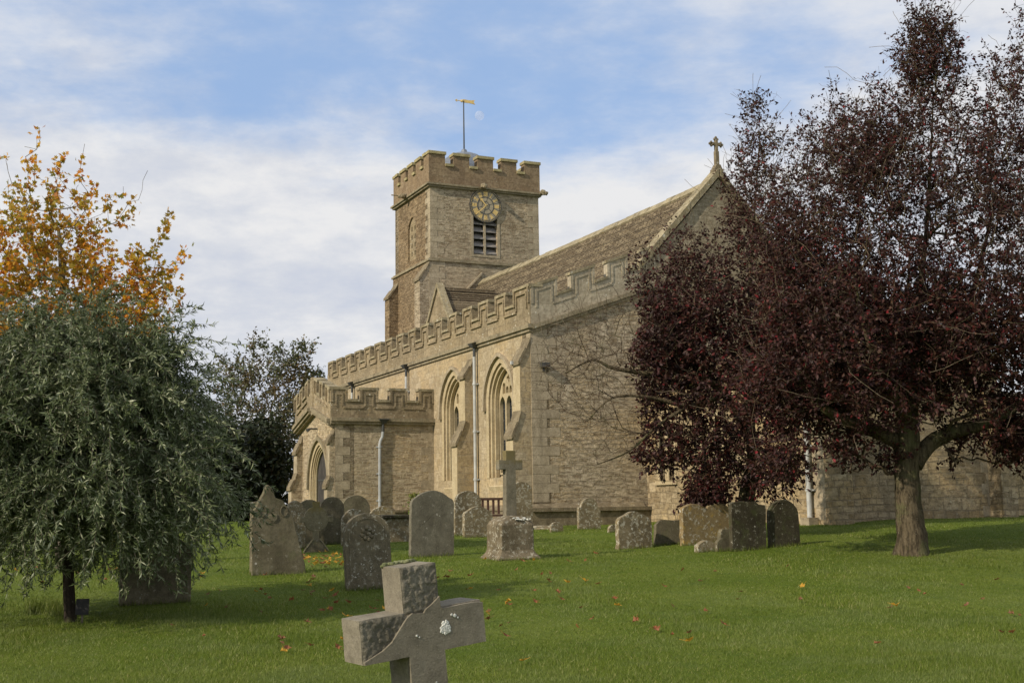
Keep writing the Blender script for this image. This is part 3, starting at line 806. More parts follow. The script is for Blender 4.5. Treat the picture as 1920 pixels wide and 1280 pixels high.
pside(lambda a, b, c: crenel(a, f1, PY0 + 0.003, YC - 0.2, 4.54, 0.60, 0.46, [(PY0 + 0.003, PY0 + 0.50), (PY0 + 0.82, PY0 + 1.25), (PY0 + 1.6, PY0 + 2.0)], 0.3, cmb=b, smb=c))
def front(a, b, c):
    crenel(a, f2, YC + 0.2, PY1 - 0.003, 4.54, 0.60, 0.46, [(PY1 - 0.50, PY1 - 0.003), (PY1 - 1.25, PY1 - 0.82), (PY1 - 2.0, PY1 - 1.6)], 0.3, cmb=b, smb=c)
    a.prism([(YC - 0.2, 5.02), (YC - 0.2, 6.05), (YC - 0.1, 6.25), (YC + 0.1, 6.25), (YC + 0.2, 6.05), (YC + 0.2, 5.02), (YC, 5.08)], 0.03, -0.32, SOUTH(PPX))
pside(front)
mb = MB(); mb.prism([(PY0 + .01, 4.28), (PY0 + .01, 4.50), (YC, 5.12), (PY1 - .01, 4.50), (PY1 - .01, 4.28), (YC, 4.90)], 0.0, 0.15, SOUTH(PX)); mb.build('corbel_table', M['string'], church)
# porch doorway
d0, d1 = door_o
mb = MB()
for k, (i0, i1, b0_, b1_) in enumerate([(-0.16, 0.0, 0.012, -0.02), (0.0, 0.08, -0.04, -0.09), (0.05, 0.13, -0.09, -0.14), (0.10, 0.18, -0.14, -0.19)]):
    mb.ring(arch(d0 + i0, d1 - i0, 0.9, 2.4, 3.75 - i0 * 1.1), arch(d0 + i1, d1 - i1, 0.9, 2.4, 3.75 - i1 * 1.1), b0_, b1_, SOUTH(PX))
dw = mb.build('doorway', M['dress'], church)
mb = MB(); mb.ring(arch(d0 - 0.28, d1 + 0.28, 2.15, 2.4, 4.05), arch(d0 - 0.16, d1 + 0.16, 2.15, 2.4, 3.92), 0.10, 0.0, SOUTH(PX)); mb.build('hood_mould', M['string'], dw)
mb = MB()
for k in range(8):
    a = d0 + 0.20 + k * (d1 - d0 - 0.4) / 8
    mb.box(a + 0.005, a + (d1 - d0 - 0.4) / 8 - 0.005, -0.26, -0.21, 0.9, 3.5, SOUTH(PX))
mb.box(d0 + .02, d1 - .02, -0.32, -0.265, 0.9, 3.6, SOUTH(PX))
dr = mb.build('door', M['oak'], church)
mb = MB(); mb.tube([SOUTH(PX)(YD - 0.3, -0.18, 2.0), SOUTH(PX)(YD - 0.3, -0.18, 2.12)], 0.02, 8); mb.box(d0 + 0.25, d1 - 0.25, -0.21, -0.195, 2.45, 2.51, SOUTH(PX)); mb.build('handle', M['iron'], dr)
buttress(SOUTH(PX), PY0 + 0.04, PY0 + 0.42, 0.3, [(0.26, 2.2, 2.5), (0.18, 3.75, 4.1)], m_='rubble')
buttress(SOUTH(PX), PY1 - 0.5, PY1 - 0.04, 0.3, [(0.42, 2.2, 2.7), (0.22, 3.55, 4.1)], m_='rubble')
mb = MB(); mb.tube([SOUTH(PX)(YC - 0.15, 0.0, 4.35), SOUTH(PX)(YC - 0.15, 0.25, 4.35), SOUTH(PX)(YC - 0.2, 0.4, 4.28)], [0.03, 0.03, 0.07], 8); mb.build('porch_lamp', M['iron'], church)
drainpipe(EAST(PY0), -2.08, 1.1, 4.12, 0.075, 0.055, 'pipe_d', True, 0.12)
mb = MB(); mb.box(-2.08 - 0.12, -2.08 + 0.12, 0.03, 0.25, 0.9, 1.18, EAST(PY0)); mb.build('gully', M['quoin'], church)

# nave -------------------------------------------------
XR, ZR, ZE = 7.05, 12.15, 8.95
XN2 = 2 * XR - XN
mb = MB()
mb.prism([(XN, GZ0), (XN, ZE - 0.1), (XR, ZR + 0.02), (XN2, ZE - 0.1), (XN2, GZ0)], 0.001, -0.5, EAST(0.0))
mb.box(XN, XN + 0.5, 0.5, 20.2, GZ0, ZE - 0.15); mb.box(XN2 - 0.5, XN2, 0.5, 20.2, GZ0, ZE - 0.15)
mb.build('nave_wall', M['nave_e'], church)
mb = MB()
sn = (ZR - ZE) / (XR - XN)
for s_ in (0, 1):
    fmn = (lambda a, b, c: (a, b, c)) if s_ == 0 else (lambda a, b, c: (2 * XR - a, b, c))
    k = 22
    for i in range(k):     # stone slates laid in courses, each standing a little proud of the one below
        x0 = XN - 0.15 + (XR - XN + 0.15) * i / k; x1 = XN - 0.15 + (XR - XN + 0.15) * (i + 1) / k
        z0 = ZE + (x0 - XN) * sn; z1 = ZE + (x1 - XN) * sn
        segs = 40
        for j in range(segs):
            y0 = 0.3 + 19.95 * j / segs; y1 = 0.3 + 19.95 * (j + 1) / segs
            dzz = random.uniform(-0.012, 0.012)
            sag = -0.07 * math.sin(math.pi * (y0 + y1) / 2 / 20.2)
            mb.hexa([fmn(*q) for q in [(x0, y0, z0 - 0.10 + sag), (x1, y0, z1 - 0.10 + sag), (x1, y1, z1 - 0.10 + sag), (x0, y1, z0 - 0.10 + sag),
                                       (x0 - 0.02, y0, z0 + 0.035 + dzz + sag), (x1, y0, z1 - 0.005 + dzz + sag), (x1, y1, z1 - 0.005 + dzz + sag), (x0 - 0.02, y1, z0 + 0.035 + dzz + sag)]])
mb.build('nave_roof', M['roof'], church)
mb = MB()
for j in range(34):
    y0 = 0.35 + 19.8 * j / 34; y1 = 0.35 + 19.8 * (j + 1) / 34 - 0.015; dzz = random.uniform(-0.015, 0.015) - 0.07 * math.sin(math.pi * (y0 + y1) / 2 / 20.2)
    mb.prism([(XR - 0.24, ZR - 0.14 + dzz), (XR, ZR + 0.12 + dzz), (XR + 0.24, ZR - 0.14 + dzz), (XR + 0.2, ZR - 0.2 + dzz), (XR - 0.2, ZR - 0.2 + dzz)], -y0, -y1, EAST(0))
mb.build('ridge_tiles', M['coping'], church)
# gable coping, kneelers and cross
mb = MB()
for sg in (-1, 1):
    nst = 8
    for i in range(nst):
        t0_ = i / nst; t1_ = (i + 1) / nst - 0.006
        xa = XR + sg * (XR - XN + 0.12) * (1 - t0_); xb = XR + sg * (XR - XN + 0.12) * (1 - t1_)
        za_ = ZE - 0.12 + (ZR - ZE + 0.24) * t0_; zb_ = ZE - 0.12 + (ZR - ZE + 0.24) * t1_
        jj = random.uniform(-0.012, 0.012)
        mb.hexa([(xa, -0.10 + jj, za_), (xb, -0.10 + jj, zb_), (xb, 0.42, zb_), (xa, 0.42, za_),
                 (xa, -0.10 + jj, za_ + 0.26), (xb, -0.10 + jj, zb_ + 0.26), (xb, 0.42, zb_ + 0.26), (xa, 0.42, za_ + 0.26)])
mb.build('gable_coping', M['coping'], church)
mb = MB()
zc = ZR + 0.28
XG = XR + 0.06
mb.box(XG - 0.17, XG + 0.17, 0.0, 0.30, zc - 0.16, zc + 0.10)
mb.prism([(XG - 0.15, zc + 0.1), (XG + 0.15, zc + 0.1), (XG + 0.075, zc + 0.25), (XG - 0.075, zc + 0.25)], -0.03, -0.27, EAST(0))
mb.box(XG - 0.065, XG + 0.065, 0.08, 0.21, zc + 0.25, zc + 0.72)
mb.box(XG - 0.045, XG + 0.045, 0.09, 0.20, zc + 0.72, zc + 1.12)
mb.box(XG - 0.17, XG + 0.17, 0.095, 0.195, zc + 0.93, zc + 1.02)
for cx, cz in ((XG - 0.19, zc + 0.975), (XG + 0.19, zc + 0.975), (XG, zc + 1.15)):
    for ox, oz in ((0, 0.06), (-0.06, 0), (0.06, 0), (0, -0.06)): mb.blob((cx + ox, 0.145, cz + oz), (0.05, 0.05, 0.05), cx, 0.2, 1)
mb.build('gable_cross', M['weather'], church)
# small cross gable between nave roof and tower
GX, GY, GZT, gwid, gzb_ = 2.55, 14.35, 10.62, 1.25, 8.9
mb = MB()
mb.prism([(GY - gwid, 6.8), (GY - gwid, gzb_ + 0.2), (GY, GZT - 0.05), (GY + gwid, gzb_ + 0.2), (GY + gwid, 6.8)], 0, -0.3, SOUTH(GX))
mb.box(GX, XN, GY - gwid, GY - gwid + 0.2, 6.8, gzb_ + 0.2); mb.box(GX, XN, GY + gwid - 0.2, GY + gwid, 6.8, gzb_ + 0.2)
mb.build('gable_wall', M['parapet'], church)
mb = MB()
for sg in (-1, 1):
    mb.prism([(GY, GZT + 0.22), (GY + sg * (gwid + 0.12), gzb_ + 0.26), (GY + sg * (gwid + 0.12), gzb_ + 0.04), (GY, GZT)], 0.08, -0.22, SOUTH(GX))
    mb.box(GY + sg * (gwid + 0.02) - 0.14, GY + sg * (gwid + 0.02) + 0.14, -0.25, 0.14, gzb_ - 0.05, gzb_ + 0.2, SOUTH(GX))
mb.build('gable_coping', M['coping'], church)
mb = MB()
for i in range(16):
    for sg in (-1, 1):
        u0 = i / 16; u1 = (i + 1) / 16
        ya = GY + sg * (gwid + 0.1) * (1 - u0); yb = GY + sg * (gwid + 0.1) * (1 - u1)
        za_ = gzb_ + (GZT - gzb_ - 0.1) * u0; zb_ = gzb_ + (GZT - gzb_ - 0.1) * u1
        xe = 1.75 + XN
        mb.hexa([(GX + 0.2, ya, za_ - 0.05), (xe, ya, za_ - 0.05), (xe, yb, zb_ - 0.05), (GX + 0.2, yb, zb_ - 0.05),
                 (GX + 0.2, ya - sg * -0.02, za_ + 0.06), (xe, ya - sg * -0.02, za_ + 0.06), (xe, yb, zb_ + 0.02), (GX + 0.2, yb, zb_ + 0.02)])
mb.box(GX + 0.2, XN + 1.15, GY - 0.12, GY + 0.12, GZT - 0.12, GZT + 0.02)
mb.build('gable_roof', M['roof'], church)

# tower --------------------------------------------------
TX0, TX1, TY0, TY1 = 4.45, 10.2, 20.25, 25.3
TXC, TYC = 7.32, 22.8
mb = MB()
lv = (6.68, 7.94, 13.5, 15.6)
hole = [(lv[0], lv[2]), (lv[0], lv[3]), (lv[1], lv[3]), (lv[1], lv[2])]
mb.plate([[(TX0, 13.06), (TX0, 16.75), (TX1, 16.75), (TX1, 13.06)], hole], 0, -0.55, EAST(TY0))
lvs = (TYC - 0.55, TYC + 0.55, 13.5, 15.7)
holes_ = arch(lvs[0], lvs[1], lvs[2], 15.0, 15.7, 6)
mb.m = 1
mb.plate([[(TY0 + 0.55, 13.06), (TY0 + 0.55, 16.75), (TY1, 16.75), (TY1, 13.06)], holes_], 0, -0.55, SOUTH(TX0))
mb.box(TX0 - 0.10, TX0 - 0.092, TY0 + 0.3, TY1 + 0.08, GZ0, 13.0)
mb.m = 0
mb.box(TX0, TX0 + 0.549, TY0 + 0.001, TY0 + 0.551, 13.06, 16.74)
mb.box(TX0, TX1, TY1 - 0.5, TY1, 13.06, 16.75); mb.box(TX1 - 0.5, TX1, TY0 + 0.5, TY1 - 0.5, 13.06, 16.75)
mb.box(TX0 - 0.09, TX1 + 0.09, TY0 - 0.09, TY1 + 0.09, GZ0, 13.0)
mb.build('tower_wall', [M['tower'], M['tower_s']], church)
mb = MB(); mb.box(TX0 + 0.6, TX1 - 0.6, TY0 + 0.8, TY0 + 0.85, 13.06, 16.7); mb.box(TX0 + 0.8, TX0 + 0.85, TY0 + 0.9, TY1 - 0.6, 13.06, 16.7); mb.build('belfry_dark_backing', M['void'], church)  # near-black sheets stand in for the shade inside the belfry
mb = MB()
for k in range(13):
    z = 13.12 + k * 0.278
    a_, b_ = (0.70, 0.34) if k % 2 else (0.36, 0.66)
    mb.box(TX0 - 0.006, TX0 + a_, TY0 - 0.008, TY0 + b_, z, z + 0.268)
mb.build('corner_stones', M['quoin'], church)
mb = MB()
for k in range(13):
    z = 13.12 + k * 0.278; mb.box(TX1 - (0.60 if k % 2 else 0.30), TX1 + 0.006, TY0 - 0.008, TY0 + 0.4, z, z + 0.268)
mb.build('corner_stones', M['quoin'], church)
mb = MB()
for k in range(22):
    z = 6.9 + k * 0.278
    a_, b_ = (0.72, 0.34) if k % 2 else (0.40, 0.66)
    mb.box(TX0 - 0.10, TX0 + a_, TY0 - 0.10, TY0 + b_, z, z + 0.268)
mb.build('corner_stones', M['quoin'], church)
for z, o_ in ((13.0, 0.17), (16.72, 0.20)):
    mb = MB()
    mb.box(TX0 - o_, TX1 + o_, TY0 - o_, TY1 + o_, z, z + 0.09)
    mb.box(TX0 - o_ * 0.6, TX1 + o_ * 0.6, TY0 - o_ * 0.6, TY1 + o_ * 0.6, z - 0.09 if z > 14 else z + 0.09, z if z > 14 else z + 0.16)
    mb.build('string_course', M['string'], church)
mb = MB(); cm = MB()
pw = 0.07
me_ = merl(TX0 - pw, TX1 + pw, 5, 0.66)
mn_ = merl(TY0 - pw, TY1 + pw, 5, 0.66)
crenel(mb, EAST(TY0 - pw), TX0 - pw, TX1 + pw, 16.81, 0.88, 0.56, me_, 0.4, False, 0.14, 0.07, 0, cmb=cm)
crenel(mb, WEST(TY1 + pw), TX0 - pw, TX1 + pw, 16.81, 0.88, 0.56, me_, 0.4, False, 0.14, 0.07, 0, cmb=cm)
crenel(mb, SOUTH(TX0 - pw + .003), TY0 + 0.35, TY1 - 0.35, 16.81, 0.88, 0.56, [(max(a, TY0 + 0.35), min(b, TY1 - 0.35)) for a, b in mn_], 0.4, False, 0.137, 0.068, 0, cmb=cm)
crenel(mb, NORTH(TX1 + pw - .003), TY0 + 0.35, TY1 - 0.35, 16.81, 0.88, 0.56, [(max(a, TY0 + 0.35), min(b, TY1 - 0.35)) for a, b in mn_], 0.4, False, 0.137, 0.068, 0, cmb=cm)
mb.build('tower_parapet', M['tparapet'], church); cm.build('parapet_coping', M['tcoping'], church)
# gargoyles
for (x, y, dx_, dy_) in ((TXC - 0.2, TY0 - 0.2, 0, -1), (TX1 + 0.1, TY0 - 0.15, 0.6, -0.6), (TX0 - 0.2, TY0 + 2.9, -1, 0)):
    mb = MB()
    mb.blob((x + dx_ * 0.12, y + dy_ * 0.12, 16.83), (0.17, 0.17, 0.14), x, 0.5, 2)
    mb.blob((x + dx_ * 0.3, y + dy_ * 0.3, 16.78), (0.11, 0.11, 0.10), x + 3, 0.5, 2)
    if dx_ == -1: mb.tube([(x - 0.2, y, 16.82), (x - 0.75, y, 16.82)], 0.03, 8)
    mb.build('gargoyle', M['string'], church)
# belfry louvres (east)
mb = MB()
f_ = EAST(TY0)
mb.ring([(lv[0] - 0.13, lv[2] - 0.12), (lv[0] - 0.13, lv[3]), (lv[1] + 0.13, lv[3]), (lv[1] + 0.13, lv[2] - 0.12)], [(lv[0], lv[2]), (lv[0], lv[3] - 0.01), (lv[1], lv[3] - 0.01), (lv[1], lv[2])], 0.02, -0.03, f_, True)
mb.box(7.26, 7.36, -0.25, -0.06, lv[2], lv[3], f_)
lw_ = mb.build('belfry_window', M['quoin'], church)
for k in range(5):
    for (a, b) in ((lv[0], 7.26), (7.36, lv[1])):
        z = lv[2] + 0.06 + k * 0.36
        l_ = MB()
        l_.add([f_(a, -0.08, z), f_(b, -0.08, z), f_(b, -0.42, z + 0.34), f_(a, -0.42, z + 0.34), f_(a, -0.08, z + 0.05), f_(b, -0.08, z + 0.05), f_(b, -0.42, z + 0.39), f_(a, -0.42, z + 0.39)],
               [(0, 1, 2, 3), (4, 5, 6, 7), (0, 1, 5, 4), (1, 2, 6, 5), (2, 3, 7, 6), (3, 0, 4, 7)])
        l_.build('louvre', M['louvre'], lw_)
# south belfry opening with pierced stone
mb = MB(); f_ = SOUTH(TX0)
hs = [[(TYC + dx_ + px_ , 13.75 + k * 0.42), (TYC + dx_ + px_, 13.98 + k * 0.42), (TYC + dx_ + px_ + 0.14, 13.98 + k * 0.42), (TYC + dx_ + px_ + 0.14, 13.75 + k * 0.42)] for k in range(4) for dx_, px_ in ((-0.3, 0), (0.14, 0))]
mb.plate([arch(lvs[0] + .002, lvs[1] - .002, 13.502, 15.0, 15.69, 6)] + hs, -0.08, -0.2, f_)
mb.build('pierced_screen', M['parapet'], church)
buttress(SOUTH(TX0 - 0.09), TY0 - 0.085, TY0 + 0.65, 0.3, [(0.48, 12.1, 12.85)], m_='tower')
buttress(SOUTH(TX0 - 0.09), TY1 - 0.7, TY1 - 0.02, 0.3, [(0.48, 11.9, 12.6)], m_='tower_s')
mb = MB(); mb.box(TX0 + 0.1, TX1 - 0.1, TY0 + 0.1, TY1 - 0.1, 16.9, 17.0)
mb.build('tower_roof', M['lead'], church)
# lead cupola and weather vane
mb = MB(); prof = [(1.75, 17.0), (1.7, 17.8), (1.55, 18.3), (1.28, 18.7), (0.92, 19.0), (0.45, 19.2), (0.18, 19.27), (0.12, 19.42), (0.02, 19.48)]
ns = 8
CX, CY = 7.25, 22.7
vs = [(CX + r * math.cos(2 * math.pi * (j + .5) / ns), CY + r * math.sin(2 * math.pi * (j + .5) / ns), z) for r, z in prof for j in range(ns)]
fs = [(i * ns + j, i * ns + (j + 1) % ns, (i + 1) * ns + (j + 1) % ns, (i + 1) * ns + j) for i in range(len(prof) - 1) for j in range(ns)]
mb.add(vs, fs); mb.build('cupola', M['lead'], church)
vz = 21.95
mb = MB(); mb.tube([(CX, CY, 18.9), (CX, CY, vz + 0.05)], [0.045, 0.03], 8); mb.tube([(CX, CY, 19.2), (CX, CY, 19.35)], 0.09, 8)
pole = mb.build('weather_vane', M['iron'], church)
mb = MB()
def vf(a, b, c): return (CX + a, CY + b, vz + c)
mb.prism([(-0.10, 0.02), (-0.02, 0.13), (0.3, 0.11), (0.62, 0.15), (0.56, 0.03), (0.64, -0.08), (0.3, -0.04), (-0.02, -0.05)], -0.015, 0.015, vf)
mb.tube([vf(-0.42, 0, 0.03), vf(0.0, 0, 0.03)], 0.022, 6); mb.blob(vf(-0.1, 0, 0.03), (0.09, 0.05, 0.09), 1, 0.1, 1)
mb.prism([(-0.48, 0.03), (-0.36, 0.11), (-0.36, -0.05)], -0.012, 0.012, vf)
mb.build('pennant', M['gold'], pole)
# clock
CZ = 15.93; fe_ = EAST(TY0); fc = lambda a, b, c: fe_(a, b * 0.5, c)
def circ(r, n_=48): return [(TXC + r * math.cos(2 * math.pi * k / n_), CZ + r * math.sin(2 * math.pi * k / n_)) for k in range(n_)]
mb = MB()
mb.ring(circ(0.84), circ(0.735), 0.16, 0.02, fc, True)
mb.ring(circ(0.44), circ(0.405), 0.15, 0.10, fc, True)
for k in range(12):
    a = k * math.pi / 6 + math.pi / 12
    for r0, r1, wd in ((0.43, 0.75, 0.011),):
        p0 = (TXC + r0 * math.cos(a), CZ + r0 * math.sin(a)); p1 = (TXC + r1 * math.cos(a), CZ + r1 * math.sin(a)); nx_, nz_ = -math.sin(a) * wd, math.cos(a) * wd
        mb.prism([(p0[0] + nx_, p0[1] + nz_), (p1[0] + nx_, p1[1] + nz_), (p1[0] - nx_, p1[1] - nz_), (p0[0] - nx_, p0[1] - nz_)], 0.142, 0.11, fc)
hexp = [(0.22 * math.cos(k * math.pi / 3 + .3), 0.22 * math.sin(k * math.pi / 3 + .3)) for k in range(6)]
def bar(mb_, x0, z0, x1, z1, wd, b0, b1):
    L = math.hypot(x1 - x0, z1 - z0); nx_, nz_ = -(z1 - z0) / L * wd, (x1 - x0) / L * wd
    mb_.prism([(TXC + x0 + nx_, CZ + z0 + nz_), (TXC + x1 + nx_, CZ + z1 + nz_), (TXC + x1 - nx_, CZ + z1 - nz_), (TXC + x0 - nx_, CZ + z0 - nz_)], b0, b1, fc)
for k in range(6):
    x0, z0 = hexp[k]; x1, z1 = hexp[(k + 1) % 6]
    if k % 2 == 0: bar(mb, 0, 0, x0, z0, 0.012, 0.143, 0.11)
    bar(mb, x0, z0, x1, z1, 0.012, 0.142, 0.112)
    bar(mb, x0, z0, 0.42 * math.cos((k) * math.pi / 3 + .3), 0.42 * math.sin((k) * math.pi / 3 + .3), 0.012, 0.139, 0.113)
clk = mb.build('clock', M['iron'], church)
mb = MB(); mb.prism(circ(0.735), 0.130, 0.05, fc); mb.build('dial', M['dial'], clk)
mb = MB()
NUM = ['XII', 'I', 'II', 'III', 'IIII', 'V', 'VI', 'VII', 'VIII', 'IX', 'X', 'XI']
for k, s_ in enumerate(NUM):
    a = math.pi / 2 - k * math.pi / 6; rad_ = (math.cos(a), math.sin(a)); tan_ = (math.sin(a), -math.cos(a))
    wd_ = {'I': 0.055, 'V': 0.10, 'X': 0.10}; tot = sum(wd_[q] for q in s_); cur = -tot / 2
    def q_(t_, r_): return (rad_[0] * r_ + tan_[0] * t_, rad_[1] * r_ + tan_[1] * t_)
    for ch in s_:
        w2 = wd_[ch]; m_ = cur + w2 / 2; r0, r1 = 0.47, 0.71
        if ch == 'I': strokes = [((m_, r0), (m_, r1))]
        elif ch == 'V': strokes = [((m_, r0), (cur + .01, r1)), ((m_, r0), (cur + w2 - .01, r1))]
        else: strokes = [((cur + .01, r0), (cur + w2 - .01, r1)), ((cur + w2 - .01, r0), (cur + .01, r1))]
        for s0, s1 in strokes:
            p0 = q_(*s0); p1 = q_(*s1); bar(mb, *p0, *p1, 0.022, 0.15, 0.12)
        cur += w2
for k in range(60):
    a = k * math.pi / 30
    bar(mb, 0.765 * math.cos(a), 0.765 * math.sin(a), 0.80 * math.cos(a), 0.80 * math.sin(a), 0.011, 0.175, 0.155)
mb.build('numerals', M['gold'], clk)
mb = MB(); a = R(90 - 228); bar(mb, -0.08 * math.cos(a), -0.08 * math.sin(a), 0.72 * math.cos(a), 0.72 * math.sin(a), 0.026, 0.21, 0.19); mb.build('clock_hand', M['gold'], clk)
mb = MB(); a = R(90 + 41); bar(mb, 0, 0, 0.42 * math.cos(a), 0.42 * math.sin(a), 0.028, 0.235, 0.215)
h_ = (0.36 * math.cos(a), 0.36 * math.sin(a)); bar(mb, h_[0] - 0.06, h_[1] + 0.01, h_[0] + 0.07, h_[1] + 0.01, 0.06, 0.236, 0.216); mb.build('clock_hand', M['gold'], clk)
# drip mould of the nave roof on the tower
mb = MB(); mb.prism([(XR - 2.2, 10.18), (XR, 12.50), (XR, 12.62), (XR - 2.3, 10.20)], 0.10, 0.0, EAST(TY0 - 0.09)); mb.build('roof_flashing', M['quoin'], church)

# chancel ------------------------------------------------
CYE = -8.62; CX0, CX1 = XN, 9.95; CZE = 5.0
cw = [(-1.35, -0.55), (-2.65, -1.85), (-5.9, -5.1)]
mb = MB()
hl = []
for a, b in ((-1.62, -1.27), (-1.07, -0.72), (-4.15, -3.75), (-3.5, -3.1)): hl.append(arch(a, b, 2.15, 3.5, 3.95, 6))
mb.plate([[(CYE, GZ0), (CYE, CZE), (-0.001, CZE), (-0.001, GZ0)]] + hl, 0, -0.55, SOUTH(CX0))
mb.prism([(CX0 + 0.55, GZ0), (CX0 + 0.55, CZE), ((CX0 + CX1) / 2, 6.35), (CX1, CZE), (CX1, GZ0)], 0, -0.5, EAST(CYE))
mb.box(CX1 - 0.5, CX1, CYE + 0.5, 0, GZ0, CZE)
mb.build('chancel_wall', M['chancel'], church)
mb = MB()
for sg in (0, 1):
    fmn = (lambda a, b, c: (a, b, c)) if sg == 0 else (lambda a, b, c: (CX0 + CX1 - a, b, c))
    for i in range(14):
        x0 = CX0 - 0.2 + 3.24 * i / 14; x1 = CX0 - 0.2 + 3.24 * (i + 1) / 14
        z0 = 5.0 + 1.4 * i / 14; z1 = 5.0 + 1.4 * (i + 1) / 14
        mb.hexa([fmn(*q) for q in [(x0, CYE + 0.3, z0 - 0.06), (x1, CYE + 0.3, z1 - 0.06), (x1, -0.02, z1 - 0.06), (x0, -0.02, z0 - 0.06), (x0, CYE + 0.3, z0 + 0.05), (x1, CYE + 0.3, z1), (x1, -0.02, z1), (x0, -0.02, z0 + 0.05)]])
mb.build('chancel_roof', M['roof'], church)
for a0_, a1_ in ((-1.62, -0.72), (-4.15, -3.1)):
    mb = MB(); mb.box(a0_ - 0.02, a1_ + 0.02, -0.36, -0.32, 2.1, 4.0, SOUTH(CX0)); wn_ = mb.build('window', M['glass'], church)
    mb = MB()
    mid = (a0_ + a1_) / 2
    for (p, q) in ((a0_, a0_ + 0.37), (a1_ - 0.37, a1_)):
        mb.ring(arch(p - 0.10, q + 0.08, 2.15, 3.5, 4.08, 6), arch(p + 0.01, q - 0.03, 2.15, 3.5, 3.94, 6), 0.012, -0.03, SOUTH(CX0))
    mb.box(a0_ - 0.15, a1_ + 0.15, -0.3, 0.07, 2.02, 2.14, SOUTH(CX0)); mb.build('frame', M['dress'], wn_)
drainpipe(SOUTH(CX0), -8.12, 1.05, 4.6, 0.13, 0.065, 'pipe', True)
mb = MB(); mb.box(-8.30, -7.94, 0, 0.3, 0.6, 1.06, SOUTH(CX0)); mb.build('gully', M['quoin'], church)
buttress(EAST(CYE), CX0 - 0.02, CX0 + 0.42, 0.3, [(0.52, 3.6, 4.5)], m_='chancel')
buttress(EAST(CYE), CX1 - 0.55, CX1, 0.3, [(0.45, 3.6, 4.5)], m_='chancel')
mb = MB()
for k in range(13):
    z = 1.0 + k * 0.29; mb.box(CX0 - 0.006, CX0 + 0.2, CYE - 0.005, CYE + (0.7 if k % 2 else 0.42), z, z + 0.28)
mb.build('corner_stones', M['quoin'], church)

mb = MB(); mb.prism([(CX1 - 0.3, GZ0), (CX1 - 0.3, 3.4), (15.5, 3.4), (15.5, GZ0)], -0.35, -0.8, EAST(CYE)); mb.build('vestry_wall', M['chancel'], church)
mb = MB(); mb.prism([(0.25, 3.4), (3.6, 4.6), (3.6, 4.72), (0.15, 3.48)], CX1 + 0.01, 15.6, lambda a, b, c: (b, CYE + a, c)); mb.build('vestry_roof', M['roof'], church)
mb = MB()
for k in range(9):
    z = 1.0 + k * 0.29; mb.box(CX1 - 0.62 if k % 2 else CX1 - 0.8, CX1 - 0.551, CYE - 0.006, CYE + 0.1, z, z + 0.28)
mb.build('corner_stones', M['quoin'], church)

